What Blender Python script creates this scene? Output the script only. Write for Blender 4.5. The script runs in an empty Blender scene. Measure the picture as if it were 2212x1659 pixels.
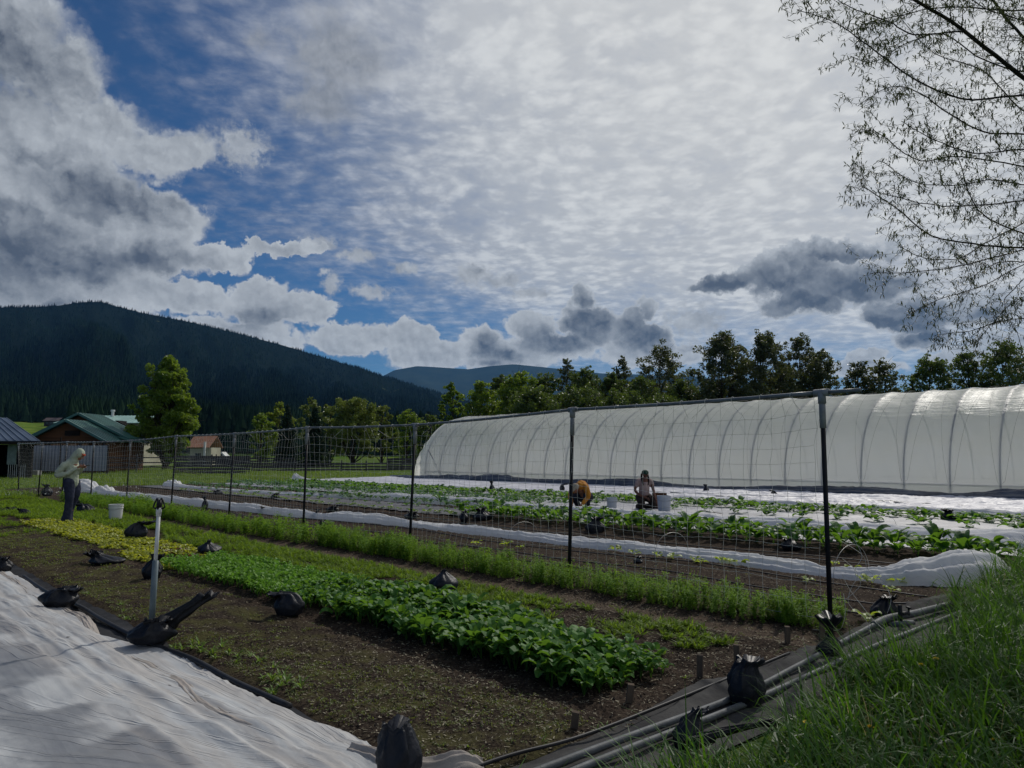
import bpy, math, random
import numpy as np
from mathutils import Vector, Matrix
rs = np.random.RandomState(7)
random.seed(7)
scene = bpy.context.scene
COL = scene.collection
R = math.radians

# ------------------------------------------------------------------ camera
CAMZ, FPX, HOR = 1.58, 1609.0, 983.0          # the photograph is read on a 2212 x 1659 grid
PITCH = math.atan((HOR-829.5)/FPX)
cd = bpy.data.cameras.new('camera'); cam = bpy.data.objects.new('camera', cd); COL.objects.link(cam)
cam.location = (0, 0, CAMZ); cam.rotation_euler = (R(90)+PITCH, 0, 0)
cd.sensor_width = 36; cd.lens = 36*FPX/2212; cd.clip_start = .05; cd.clip_end = 30000
scene.camera = cam

def ray(u, v):
    x = (u-1106)/FPX; y = (829.5-v)/FPX
    return np.array([x, math.cos(PITCH)-y*math.sin(PITCH), math.sin(PITCH)+y*math.cos(PITCH)])
def G(u, v, z=0.):
    d = ray(u, v); k = (z-CAMZ)/d[2]; return np.array([d[0]*k, d[1]*k, z])
def PD(u, v, Y):
    d = ray(u, v)*(Y/ray(u, v)[1]); return np.array([d[0], d[1], CAMZ+d[2]])
# garden frame: t runs along the rows (away to the left), n across them
DX, DY = -.689, .7244
DL = math.hypot(DX, DY); DX /= DL; DY /= DL
NX, NY = DY, -DX
def W(t, n, z=0.): return np.array([t*DX+n*NX, t*DY+n*NY, z])
def TN(x, y): return x*DX+y*DY, x*NX+y*NY
ROWANG = math.atan2(DY, DX)

# ------------------------------------------------------------------ light
scene.view_settings.view_transform = 'Standard'; scene.view_settings.look = 'None'
scene.view_settings.gamma = 1; scene.view_settings.exposure = -.47
SUN_AZ, SUN_EL, SUN_E = 30, 43, 3.1
sd = bpy.data.lights.new('sun', 'SUN'); so = bpy.data.objects.new('sun', sd); COL.objects.link(so)
sd.energy = SUN_E; sd.angle = R(1.5); sd.color = (1, .95, .87)
sv = Vector((math.sin(R(SUN_AZ))*math.cos(R(SUN_EL)), math.cos(R(SUN_AZ))*math.cos(R(SUN_EL)), math.sin(R(SUN_EL))))
so.rotation_euler = sv.to_track_quat('Z', 'Y').to_euler(); so.location = (20, 20, 40)

# ------------------------------------------------------------------ node expressions
class NB:
    def __init__(s, tree): s.t = tree; s.n = tree.nodes; s.l = tree.links
    def node(s, typ, **kw):
        n = s.n.new(typ)
        for k, v in kw.items(): setattr(n, k, v)
        return n
    def put(s, sock, v):
        if isinstance(v, E): s.l.new(v.s, sock)
        elif isinstance(v, bpy.types.NodeSocket): s.l.new(v, sock)
        elif v is not None: sock.default_value = v
    def m(s, op, *a, clamp=False):
        n = s.n.new('ShaderNodeMath'); n.operation = op; n.use_clamp = clamp
        for i, v in enumerate(a): s.put(n.inputs[i], v)
        return E(s, n.outputs[0])
    def vm(s, op, *a, out=0):
        n = s.n.new('ShaderNodeVectorMath'); n.operation = op
        for i, v in enumerate(a): s.put(n.inputs[i], v)
        return E(s, n.outputs[out])
    def xyz(s, x, y, z=0.):
        n = s.n.new('ShaderNodeCombineXYZ')
        for i, v in enumerate((x, y, z)): s.put(n.inputs[i], v)
        return E(s, n.outputs[0])
    def sep(s, v):
        n = s.n.new('ShaderNodeSeparateXYZ'); s.put(n.inputs[0], v); return [E(s, o) for o in n.outputs]
    def noise(s, vec, scale, detail=4, rough=.5, dist=0., color=False):
        n = s.n.new('ShaderNodeTexNoise'); s.put(n.inputs['Vector'], vec)
        n.inputs['Scale'].default_value = scale; n.inputs['Detail'].default_value = detail
        n.inputs['Roughness'].default_value = rough; n.inputs['Distortion'].default_value = dist
        return E(s, n.outputs['Color' if color else 'Fac'])
    def voro(s, vec, scale, detail=0., feature='F1', rough=.5):
        n = s.n.new('ShaderNodeTexVoronoi'); n.feature = feature; s.put(n.inputs['Vector'], vec)
        n.inputs['Scale'].default_value = scale; n.inputs['Detail'].default_value = detail; n.inputs['Roughness'].default_value = rough
        return E(s, n.outputs['Distance'])
    def ss(s, x, a, b):
        n = s.n.new('ShaderNodeMapRange'); n.interpolation_type = 'SMOOTHSTEP'
        s.put(n.inputs[0], x); s.put(n.inputs[1], a); s.put(n.inputs[2], b)
        return E(s, n.outputs[0])
    def mix(s, f, a, b):
        n = s.n.new('ShaderNodeMix'); n.data_type = 'RGBA'; s.put(n.inputs[0], f)
        for i, v in ((6, a), (7, b)):
            s.put(n.inputs[i], tuple(v)+(1,) if isinstance(v, (tuple, list)) and len(v) == 3 else v)
        return E(s, n.outputs[2])
    def fmix(s, f, a, b):
        n = s.n.new('ShaderNodeMix'); s.put(n.inputs[0], f); s.put(n.inputs[2], a); s.put(n.inputs[3], b)
        return E(s, n.outputs[0])
class E:
    def __init__(s, b, sock): s.b = b; s.s = sock
    def __add__(s, o): return s.b.m('ADD', s, o)
    def __radd__(s, o): return s.b.m('ADD', o, s)
    def __sub__(s, o): return s.b.m('SUBTRACT', s, o)
    def __rsub__(s, o): return s.b.m('SUBTRACT', o, s)
    def __mul__(s, o): return s.b.m('MULTIPLY', s, o)
    def __rmul__(s, o): return s.b.m('MULTIPLY', o, s)
    def __truediv__(s, o): return s.b.m('DIVIDE', s, o)

# ------------------------------------------------------------------ sky: Nishita air with clouds placed by azimuth and elevation
world = bpy.data.worlds.new('World'); scene.world = world; world.use_nodes = True
def azel(u, v):
    d = ray(u, v); return math.degrees(math.atan2(d[0], d[1])), math.degrees(math.atan2(d[2], math.hypot(d[0], d[1])))
def build_sky():
    wt = world.node_tree; wt.nodes.clear(); b = NB(wt)
    out = b.node('ShaderNodeOutputWorld')
    tc = b.node('ShaderNodeTexCoord')
    x, y, z = b.sep(tc.outputs['Generated'])
    az = b.m('ARCTAN2', x, y)*57.2958
    el = b.m('ARCSINE', z)*57.2958
    P0 = b.xyz(az, el, 0.)
    w1 = b.vm('SUBTRACT', b.noise(P0, .16, 3, .55, color=True), (.5, .5, .5))
    w2 = b.vm('SUBTRACT', b.noise(P0, .62, 7, .62, color=True), (.5, .5, .5))
    ws = b.fmix(b.ss(el, 5., 15.), .5, 1.)
    P = b.vm('ADD', P0, b.vm('MULTIPLY', b.vm('ADD', b.vm('MULTIPLY', w1, (4., 2.6, 0)), b.vm('MULTIPLY', w2, (3.2, 2.6, 0))), b.xyz(ws, ws, 0.)))
    def field(blobs, vec):
        F = None
        for (u, v, rx, ry, *wgt) in blobs:
            a, e = azel(u, v); ax, _ = azel(u+10, v); _, ey = azel(u, v-10)
            ra = rx*(ax-a)/10; re = ry*(ey-e)/10
            q = b.vm('MULTIPLY', b.vm('SUBTRACT', vec, (a, e, 0)), (1/ra, 1/re, 0))
            g = (wgt[0] if wgt else 1.) - b.vm('LENGTH', q, out=1)
            F = g if F is None else b.m('SMOOTH_MAX', F, g, .12)
        return F
    cum = [(-60,40,330,190),(130,150,150,130),(-30,250,290,120),(210,260,200,85),(170,335,150,80),(330,325,120,80),(415,330,72,62),(120,420,330,150),(330,470,160,85),
           (60,560,420,110),(300,545,200,70),(470,550,110,40,1.),(585,530,130,26,.92),(680,524,50,26,.8),(100,640,330,70),(370,640,200,50),(560,630,90,60),(600,665,150,62),(690,672,75,50),
           
           (480,730,260,60),(760,735,150,48),(880,735,75,48),(930,770,150,42),(1040,735,62,46),(1100,770,190,60),(1150,705,75,42),(1262,640,40,44),(1245,690,60,44),(1285,715,90,56),(1402,662,40,36),(1365,690,50,40),(1395,725,84,46),
           (1215,745,120,50),(1400,765,190,45),
           (1560,615,105,34,.95),(1700,600,170,60),(1740,655,120,42),(1860,610,190,68),(1960,680,140,58),(1790,545,210,34,.9),(1985,735,100,38),(2130,660,180,70,.85),
           (1880,775,70,28),(1850,800,150,28),(2080,770,140,26),(2180,745,120,40),(2300,730,160,60),(-300,400,350,380),(2600,650,300,120)]
    soft = [(725,120,150,120),(700,215,110,90),(560,90,80,70,.6)]
    dark = [(-80,520,330,110,1.25),(130,560,230,60,1.1),(240,420,190,70,1.),(80,330,130,40,.8),(-60,100,300,130,1.),(130,660,160,40,.6),(560,690,120,40,.8),(330,560,130,50,1.),
            (700,770,150,30,.5),(1050,790,100,25,.6),(1200,735,90,34,1.1),(1262,650,34,34,1.),(1268,700,60,50,1.2),(1385,712,74,48,1.25),(1090,770,60,30,.9),(1050,738,44,30,.9),(1050,755,50,35,.9),(1500,740,60,25,.7),
            (1560,618,110,34,1.2),(1720,640,180,62,1.35),(1870,620,180,60,1.2),(1960,700,140,60,1.2),(1800,560,180,30,1.),(1023,600,30,16,.8),(2140,680,130,40,.9),(1870,790,40,14,.6),(-300,450,300,300,1.2)]
    lowk = b.ss(el, 6., 15.)
    n5 = b.noise(P0, 1.9, 7, .6)
    n3 = b.fmix(lowk, b.noise(P0, 1.3, 7, .55), b.noise(P0, .62, 8, .55))
    n4 = b.fmix(lowk, b.noise(b.vm('ADD', P0, (.2, .32, 0)), 1.3, 7, .55), b.noise(b.vm('ADD', P0, (.4, .6, 0)), .62, 8, .55))     # the same noise seen a step towards the sun: its difference lights the billows
    vo = b.voro(P, .55, 2.5, 'SMOOTH_F1', .6)
    vo2 = b.voro(b.vm('ADD', P, (.25, .5, 0)), .55, 2.5, 'SMOOTH_F1', .6)
    F = field(cum, P) + (n3-.5)*b.fmix(lowk, .34, .5) + (.42-vo)*b.fmix(lowk, .36, .26)
    cm = b.ss(F, b.fmix(b.ss(el, 14., 24.), .0, -.08), b.fmix(b.ss(el, 14., 24.), .17, .36))
    FS = field(soft, P) + (n3-.5)*.9
    sm = b.ss(FS, -.1, .75)*.9
    wisps = [(716,612,30,38),(770,553,56,22),(877,580,50,18),(800,632,60,24),(520,318,80,66),(1023,598,56,34),(1085,606,70,20),(1145,634,54,17),(1500,695,90,50),(690,524,60,26),(640,645,40,20),(700,590,18,12)]
    FW = field(wisps, b.vm('ADD', P0, b.vm('MULTIPLY', w2, (1.8, 1.2, 0)))) + (n5-.5)*1.5
    wm = b.ss(FW, .02, .75)
    DK = field(dark, P)
    dk = b.ss(DK+(n3-.5)*.3, b.fmix(lowk, -.15, -.35), b.fmix(lowk, .7, .9))
    rel = (n3-n4)*1.9 + (vo2-vo)*.85
    core = b.ss(F, .12, .75)
    lit = b.m('ADD', .86 - core*.14 - dk*.64, rel*(.42), clamp=True)
    ccol = b.mix(lit, (.105, .13, .18), (.60, .645, .70))
    rim = b.m('MULTIPLY', b.ss(F, .0, .08), 1.-b.ss(F, .10, .30))
    ccol = b.mix(rim*b.fmix(lowk, .75, .42), ccol, (.66, .70, .75))
    # high sheet of broken altocumulus, thickening towards the sun
    hz = b.m('MAXIMUM', z, .04)
    pl = b.xyz(x/(hz+.12), y/(hz+.12), 0.)
    wv = b.vm('SUBTRACT', b.noise(pl, 1.6, 4, .55, color=True), (.5, .5, .5))
    plw = b.vm('ADD', pl, b.vm('MULTIPLY', wv, (.16, .16, 0)))
    st = b.noise(b.vm('MULTIPLY', plw, (1.25, 1., 1)), 2.6, 9, .62)
    puffs = b.noise(plw, 15., 6, .55)
    grad = b.ss(az+(el-15)*.25, -34., 6.)
    low = b.ss(el+az*.12, 7.5, 16.)
    cov = b.m('ADD', grad*.75+low*.42-.34, (st-.5)*b.fmix(grad, 1.2, .75)+(puffs-.5)*b.fmix(grad, 1.0, .4), clamp=True)
    sheet = b.ss(cov, .02, .85)*b.fmix(b.ss(el, 3., 9.), .35, 1.)
    hbase = b.mix(grad, (.13, .17, .30), (.48, .53, .61))
    glow = b.ss(b.vm('DOT_PRODUCT', tc.outputs['Generated'], tuple(sv), out=1), .72, 1.)
    hcol = b.mix(b.ss(puffs*.6+(1.-b.voro(plw, 17., 2., 'SMOOTH_F1', .5))*.36+(st-.5)*.7, .26, .62), hbase, b.mix(grad, (.25, .29, .42), (.77, .815, .865)))
    hcol = b.mix(glow*.45, hcol, (1.15, 1.12, 1.05))
    sky = b.node('ShaderNodeTexSky', sky_type='NISHITA', sun_disc=False)
    sky.sun_elevation = R(SUN_EL); sky.sun_rotation = R(SUN_AZ); sky.air_density = 1.; sky.dust_density = .3; sky.ozone_density = 3.0; sky.altitude = 600
    bs = b.node('ShaderNodeBackground'); bs.inputs[1].default_value = SKYK
    b.put(bs.inputs[0], b.vm('MULTIPLY', sky.outputs[0], (.50, .86, 1.22)))
    bc = b.node('ShaderNodeBackground'); bc.inputs[1].default_value = CLOUDK
    allc = b.mix(sm, hcol, b.mix(b.m('ADD', rel*.5, .55, clamp=True), (.20, .225, .27), (.5, .53, .58)))
    allc = b.mix(wm*.9, allc, b.mix(b.m('ADD', rel*.6+dk*-.35, .72, clamp=True), (.22, .25, .30), (.60, .64, .69)))
    allc = b.mix(cm, allc, ccol)
    b.put(bc.inputs[0], allc)
    am = b.m('SUBTRACT', 1., (1.-sheet)*(1.-sm*.9)*(1.-cm)*(1.-wm*.9))
    above = b.ss(el, -2., 0.)
    mx = b.node('ShaderNodeMixShader'); b.put(mx.inputs[0], am*above)
    wt.links.new(bs.outputs[0], mx.inputs[1]); wt.links.new(bc.outputs[0], mx.inputs[2])
    wt.links.new(mx.outputs[0], out.inputs[0])
    world.cycles.sampling_method = 'MANUAL'; world.cycles.sample_map_resolution = 512
SKYK, CLOUDK = .052, 1.05
build_sky()

# ------------------------------------------------------------------ helpers
def lin(r, g, bl):
    f = lambda c: c/12.92 if c <= .04045 else ((c+.055)/1.055)**2.4
    return tuple(f(c/255.) for c in (r, g, bl))
MATS = {}
def newmat(name):
    m = bpy.data.materials.new(name); m.use_nodes = True; m.node_tree.nodes.clear()
    return m, NB(m.node_tree)
def mat(name, c1, c2=None, rough=.7, scale=4., detail=6, bump=0., bscale=None, metal=0., spec=.12, stretch=(1, 1, 1), trans=0., coat=0.):
    if name in MATS: return MATS[name]
    m, b = newmat(name)
    out = b.node('ShaderNodeOutputMaterial'); p = b.node('ShaderNodeBsdfPrincipled')
    tc = b.node('ShaderNodeTexCoord'); v = b.vm('MULTIPLY', tc.outputs['Object'], stretch)
    nz = b.noise(v, scale, detail, .6)
    col = b.mix(b.ss(nz, .3, .7), c1, c2 or tuple(c*.7 for c in c1))
    b.put(p.inputs['Base Color'], col)
    b.put(p.inputs['Roughness'], b.m('ADD', rough-.08, nz*.16, clamp=True))
    p.inputs['Metallic'].default_value = metal; p.inputs['Specular IOR Level'].default_value = spec
    p.inputs['Coat Weight'].default_value = coat
    if bump:
        bn = b.node('ShaderNodeBump'); bn.inputs['Strength'].default_value = 1.; bn.inputs['Distance'].default_value = bump
        b.put(bn.inputs['Height'], b.noise(v, bscale or scale*4, 6, .6)); b.l.new(bn.outputs[0], p.inputs['Normal'])
    sh = p.outputs[0]
    if trans:
        tr = b.node('ShaderNodeBsdfTranslucent'); b.put(tr.inputs[0], col)
        mx = b.node('ShaderNodeMixShader'); mx.inputs[0].default_value = trans
        b.l.new(sh, mx.inputs[1]); b.l.new(tr.outputs[0], mx.inputs[2]); sh = mx.outputs[0]
    b.l.new(sh, out.inputs[0]); MATS[name] = m; return m
def leafmat(name, c1, c2, tcol=None, trans=.4, rough=.45, spec=.4):
    """c1..c2 picked by the random number every leaf carries; tcol = light coming through the leaf"""
    if name in MATS: return MATS[name]
    m, b = newmat(name)
    out = b.node('ShaderNodeOutputMaterial'); p = b.node('ShaderNodeBsdfPrincipled')
    at = b.node('ShaderNodeAttribute', attribute_name='var')
    f = E(b, at.outputs['Fac'])
    GK = 1.08 if c1[1] > c1[0] else .9; c1 = tuple(c*GK for c in c1); c2 = tuple(c*GK for c in c2)
    col = b.mix(f, c1, c2); b.put(p.inputs['Base Color'], col)
    p.inputs['Roughness'].default_value = rough; p.inputs['Specular IOR Level'].default_value = spec
    tr = b.node('ShaderNodeBsdfTranslucent')
    t = tuple(c*1.1 for c in tcol) if tcol else tuple(min(1, c*2.2) for c in c2)
    b.put(tr.inputs[0], b.mix(f, tuple(c*.6 for c in t), t))
    mx = b.node('ShaderNodeMixShader'); mx.inputs[0].default_value = trans
    b.l.new(p.outputs[0], mx.inputs[1]); b.l.new(tr.outputs[0], mx.inputs[2]); b.l.new(mx.outputs[0], out.inputs[0])
    MATS[name] = m; return m

def tag(o, label=None, cat=None, group=None, kind=None):
    if label: o['label'] = label
    if cat: o['category'] = cat
    if group: o['group'] = group
    if kind: o['kind'] = kind
    return o
def empty(name, loc=(0, 0, 0), rz=0., **k):
    o = bpy.data.objects.new(name, None); COL.objects.link(o); o.location = tuple(loc); o.rotation_euler = (0, 0, rz)
    return tag(o, **k)
def link(name, me, m=None, parent=None, loc=None):
    if m is not None: me.materials.append(m)
    o = bpy.data.objects.new(name, me); COL.objects.link(o)
    if parent is not None: o.parent = parent
    if loc is not None: o.location = tuple(loc)
    return o
def npmesh(name, V, F, smooth=False, var=None):
    """V (n,3); F (m,k) one face size, or a list of such arrays"""
    me = bpy.data.meshes.new(name)
    Fs = [f for f in (F if isinstance(F, list) else [F]) if len(f)]
    V = np.asarray(V, dtype=np.float32)
    me.vertices.add(len(V)); me.vertices.foreach_set('co', V.ravel())
    li = np.concatenate([np.asarray(f, dtype=np.int32).ravel() for f in Fs])
    tot = np.concatenate([np.full(len(f), np.shape(f)[1], dtype=np.int32) for f in Fs])
    st = np.concatenate([[0], np.cumsum(tot)[:-1]]).astype(np.int32)
    me.loops.add(len(li)); me.loops.foreach_set('vertex_index', li)
    me.polygons.add(len(tot)); me.polygons.foreach_set('loop_start', st); me.polygons.foreach_set('loop_total', tot)
    me.polygons.foreach_set('use_smooth', np.full(len(tot), smooth))
    me.update(calc_edges=True)
    if var is not None:
        a = me.attributes.new('var', 'FLOAT', 'FACE'); a.data.foreach_set('value', np.asarray(var, dtype=np.float32))
    return me
class MB:
    """collects shapes into one mesh"""
    def __init__(s): s.V = []; s.F4 = []; s.F3 = []; s.n = 0
    def add(s, V, F):
        V = np.asarray(V, dtype=float); F = np.asarray(F, dtype=int)
        (s.F4 if F.shape[1] == 4 else s.F3).append(F+s.n); s.V.append(V); s.n += len(V); return s
    def box(s, c, size, rot=None, M=None):
        h = np.array(size)/2.
        v = np.array([[x, y, z] for x in (-1, 1) for y in (-1, 1) for z in (-1, 1)])*h
        if rot: v = v @ np.array(Matrix.Rotation(rot, 3, 'Z')).T
        if M is not None: v = v @ np.array(M).T
        s.add(v+np.array(c), [[0, 1, 3, 2], [4, 6, 7, 5], [0, 4, 5, 1], [2, 3, 7, 6], [0, 2, 6, 4], [1, 5, 7, 3]]); return s
    def beam(s, p, q, w, h=None):
        p = np.array(p, float); q = np.array(q, float); d = q-p; L = np.linalg.norm(d); d = d/L
        up = np.array([0, 0, 1.]) if abs(d[2]) < .95 else np.array([0, 1., 0])
        a = np.cross(d, up); a /= np.linalg.norm(a); c = np.cross(a, d)
        M = np.stack([d, a, c], 1)
        s.box((p+q)/2, (L, w, h or w), M=M); return s
    def tube(s, pts, r, k=6, cap=True):
        V, F, C = tube_arrays(pts, r, k); s.add(V, F)
        if cap and k >= 3:
            n = len(pts)
            base = s.n-len(V)
            for ring in (0, n-1):
                c = np.asarray(pts[ring], float)[None]
                idx = np.arange(k)+ring*k
                ci = s.n; s.V.append(c); s.n += 1
                tri = np.stack([base+idx, base+np.roll(idx, -1), np.full(k, ci)], 1)
                if ring == 0: tri = tri[:, ::-1]
                s.F3.append(tri)
        return s
    def mesh(s, name, smooth=False):
        F = []
        if s.F4: F.append(np.concatenate(s.F4))
        if s.F3: F.append(np.concatenate(s.F3))
        return npmesh(name, np.concatenate(s.V), F, smooth)
    def build(s, name, m, parent=None, smooth=False, loc=None): return link(name, s.mesh(name, smooth), m, parent, loc)
def tube_arrays(pts, r, k=6):
    P = np.asarray(pts, float); n = len(P)
    r = np.full(n, r) if np.isscalar(r) else np.asarray(r, float)
    T = np.gradient(P, axis=0); T /= np.linalg.norm(T, axis=1)[:, None]+1e-9
    ref = np.array([0, 0, 1.]) if abs(T[:, 2]).mean() < .8 else np.array([1., 0, 0])
    A = np.cross(T, ref); A /= np.linalg.norm(A, axis=1)[:, None]+1e-9; B = np.cross(T, A)
    ph = np.arange(k)*2*math.pi/k
    V = P[:, None] + r[:, None, None]*(A[:, None]*np.cos(ph)[None, :, None]+B[:, None]*np.sin(ph)[None, :, None])
    i = np.arange(n-1)[:, None]*k; j = np.arange(k)[None]; j2 = (j+1) % k
    F = np.stack([i+j, i+j2, i+k+j2, i+k+j], -1).reshape(-1, 4)
    return V.reshape(-1, 3), F, None
def gridF(nu, nv):
    i = np.arange(nu-1)[:, None]*nv; j = np.arange(nv-1)[None]
    return np.stack([i+j, i+nv+j, i+nv+j+1, i+j+1], -1).reshape(-1, 4)
def spline(pts, n):
    P = np.asarray(pts, float); m = len(P); t = np.linspace(0, m-1, n)
    i = np.clip(t.astype(int), 0, m-2); f = (t-i)[:, None]
    p0 = P[np.clip(i-1, 0, m-1)]; p1 = P[i]; p2 = P[i+1]; p3 = P[np.clip(i+2, 0, m-1)]
    return .5*((2*p1)+(-p0+p2)*f+(2*p0-5*p1+4*p2-p3)*f*f+(-p0+3*p1-3*p2+p3)*f**3)
def hsh(i, j, seed):
    n = (i.astype(np.int64)*374761393+j.astype(np.int64)*668265263+seed*1274126177) & 0x7fffffff
    n = ((n ^ (n >> 13))*1274126177) & 0x7fffffff
    return ((n ^ (n >> 16)) & 0xffff)/65535.
def vnoise(x, y, seed=0):
    xi = np.floor(x); yi = np.floor(y); fx = x-xi; fy = y-yi
    fx = fx*fx*(3-2*fx); fy = fy*fy*(3-2*fy)
    a = hsh(xi, yi, seed); b_ = hsh(xi+1, yi, seed); c = hsh(xi, yi+1, seed); d = hsh(xi+1, yi+1, seed)
    return a*(1-fx)*(1-fy)+b_*fx*(1-fy)+c*(1-fx)*fy+d*fx*fy
def fbm(x, y, seed=0, o=4, g=.5):
    x = np.asarray(x, float); y = np.asarray(y, float)
    s = 0.; a = 1.; t = 0.
    for k in range(o): s = s+a*vnoise(x*2**k, y*2**k, seed+k*17); t += a; a *= g
    return s/t
def sstep(x, a, b_):
    f = np.clip((np.asarray(x, float)-a)/(b_-a), 0, 1); return f*f*(3-2*f)
def inst(TV, TF, pos, yaw, scale, tilt=None, tdir=None):
    """copies of a template about z (yaw), optionally tilted; returns V, F, template index"""
    N = len(pos); TV = np.asarray(TV, float)
    c, s_ = np.cos(yaw), np.sin(yaw)
    sc = np.asarray(scale, float)
    if sc.ndim == 1: sc = sc[:, None]*np.ones(3)
    L = TV[None]*sc[:, None]
    if tilt is not None:
        ct, st = np.cos(tilt)[:, None], np.sin(tilt)[:, None]
        X = L[..., 0]*ct+L[..., 2]*st; Z = -L[..., 0]*st+L[..., 2]*ct; L = np.stack([X, L[..., 1], Z], -1)
    X = L[..., 0]*c[:, None]-L[..., 1]*s_[:, None]; Y = L[..., 0]*s_[:, None]+L[..., 1]*c[:, None]
    V = np.stack([X, Y, L[..., 2]], -1)+np.asarray(pos)[:, None]
    F = np.asarray(TF)[None]+(np.arange(N)*len(TV))[:, None, None]
    return V.reshape(-1, 3), F.reshape(-1, np.shape(TF)[1])
class Acc:
    """accumulates leaf arrays (quads) with a random number per leaf"""
    def __init__(s): s.V = []; s.F = []; s.R = []; s.n = 0
    def add(s, V, F, var): s.V.append(V); s.F.append(F+s.n); s.R.append(var); s.n += len(V)
    def plants(s, variants, pos, scale, yaw=None, tilt=None, vshift=None):
        pos = np.asarray(pos, float); N = len(pos)
        if N == 0: return
        pick = rs.randint(0, len(variants), N); yaw = rs.rand(N)*6.283 if yaw is None else yaw
        scale = np.broadcast_to(np.asarray(scale, float), (N,))
        vs = rs.rand(N) if vshift is None else vshift
        for k, (TV, TF, TR) in enumerate(variants):
            q = pick == k
            if not q.any(): continue
            V, F = inst(TV, TF, pos[q], yaw[q], scale[q], None if tilt is None else tilt[q])
            var = np.clip(TR[None]*.6+vs[q][:, None]*.4, 0, 1).ravel()
            s.add(V, F, var)
    def build(s, name, m, parent=None, smooth=False):
        return link(name, npmesh(name, np.concatenate(s.V), np.concatenate(s.F), smooth, np.concatenate(s.R)), m, parent)

def leaf(L, w, base, az, el, curl=.6, fold=.25, roll=0., seg=4, stem=0., shape='oval', droopz=1.):
    """a leaf blade with a mid-rib fold, curving over; 3 x (seg+1) vertices"""
    s = np.linspace(0, 1, seg+1)
    if shape == 'oval': wd = np.sin(np.pi*np.clip(s*.93+.05, 0, 1))**.65
    elif shape == 'round': wd = np.sin(np.pi*np.clip(s*.88+.10, 0, 1))**.5
    elif shape == 'blade': wd = (1-s)**.7*np.minimum(1, s*6+.5)
    else: wd = np.sin(np.pi*np.clip(s*.97+.02, 0, 1))
    a = el-curl*s**1.3
    dx = np.cos(a); dz = np.sin(a); ds = L/seg
    X = np.concatenate([[0], np.cumsum((dx[1:]+dx[:-1])/2*ds)]); Z = np.concatenate([[0], np.cumsum((dz[1:]+dz[:-1])/2*ds)])
    nx, nz = -np.sin(a), np.cos(a)
    V = []
    for side in (-1, 0, 1):
        hw = wd*w/2*side; lift = abs(side)*fold*wd*w/2
        y = hw*math.cos(roll); extra = hw*math.sin(roll)
        V.append(np.stack([X+nx*(lift+extra), y, Z+nz*(lift+extra)], 1))
    V = np.stack(V, 1).reshape(-1, 3)
    F = gridF(seg+1, 3)
    if stem:
        d = np.array([math.cos(el+.15), 0, math.sin(el+.15)])*stem
        sv_ = np.array([[0, -.0022, 0], [0, .0022, 0], d+[0, .0018, 0], d+[0, -.0018, 0]])
        V = V+d; F = np.concatenate([F, np.array([[0, 1, 2, 3]])+len(V)]); V = np.concatenate([V, sv_])
    c, s_ = math.cos(az), math.sin(az)
    V = V @ np.array([[c, s_, 0], [-s_, c, 0], [0, 0, 1.]])
    return V+np.array(base), F
def plant(leaves):
    V = []; F = []; Rr = []; n = 0
    for (lv, lf) in leaves:
        V.append(lv); F.append(lf+n); n += len(lv); Rr.append(np.full(len(lf), random.random()))
    return np.concatenate(V), np.concatenate(F), np.concatenate(Rr)
# ------------------------------------------------------------------ ground
def axis(a, b_, step, lo, hi, grow=1.12):
    core = list(np.arange(a, b_, step)); s = step; v = core[-1]
    while v < hi: s *= grow; v += s; core.append(v)
    s = step; v = core[0]; left = []
    while v > lo: s *= grow; v -= s; left.append(v)
    return np.array(left[::-1]+core)
def bed_lift(t, n):
    """beds stand a few centimetres above the trodden paths"""
    z = 0
    for a, b_ in ((2.4, 3.55), (3.7, 4.75), (4.98, 5.95), (7.9, 9.6), (12., 13.4)):
        z = z+.035*sstep(n, a-.12, a+.05)*(1-sstep(n, b_-.05, b_+.12))
    return z*sstep(t, 2.7, 3.0)
def gz(x, y):
    t, n = TN(x, y)
    soil = sstep(t, 2.6, 2.9)*sstep(41.6-t, -.2, .2)*sstep(n, 2.1, 2.3)*(1-sstep(n, 28.5, 29))
    near = 1-sstep(np.hypot(x, y), 22, 40)
    h = (fbm(x*.35, y*.35, 3, 3)-.5)*.06
    h = h+near*soil*((fbm(x*5, y*5, 9, 4, .6)-.5)*.05+np.maximum(0, fbm(x*14, y*14, 21, 2)-.62)*.07)
    h = h+near*(1-soil)*(fbm(x*2.5, y*2.5, 14, 3)-.5)*.06
    path = sstep(n, 5.95, 6.1)*(1-sstep(n, 6.45, 6.6))
    h = h-near*soil*path*.02
    # the ground behind the fence climbs a hand's breadth to the tunnel, then the lawn falls level
    return h+bed_lift(t, n)+sstep(n, 14, 29)*.1
xs = axis(-9, 7, .05, -420, 420, 1.06); ys = axis(2.6, 13, .05, -30, 420, 1.05)
X_, Y_ = np.meshgrid(xs, ys, indexing='ij')
gm, b = newmat('ground_soil_and_grass')
o_ = b.node('ShaderNodeOutputMaterial'); p_ = b.node('ShaderNodeBsdfPrincipled'); tc = b.node('ShaderNodeTexCoord')
gx, gy, gzz = b.sep(tc.outputs['Object'])
tt = gx*DX+gy*DY; nn = gx*NX+gy*NY
wob = (b.noise(tc.outputs['Object'], 1.3, 4, .6)-.5)*.5
fine = b.noise(tc.outputs['Object'], 38., 8, .7); mid = b.noise(tc.outputs['Object'], 3.2, 7, .6); big = b.noise(tc.outputs['Object'], .5, 4, .5)
soilc = b.mix(b.ss(mid, .35, .7), lin(46, 39, 35), lin(72, 61, 53))
soilc = b.mix(b.ss(fine, .42, .72), soilc, lin(96, 84, 72))
soilc = b.mix(b.ss(fine, .5, .3), soilc, lin(30, 26, 24))
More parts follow.
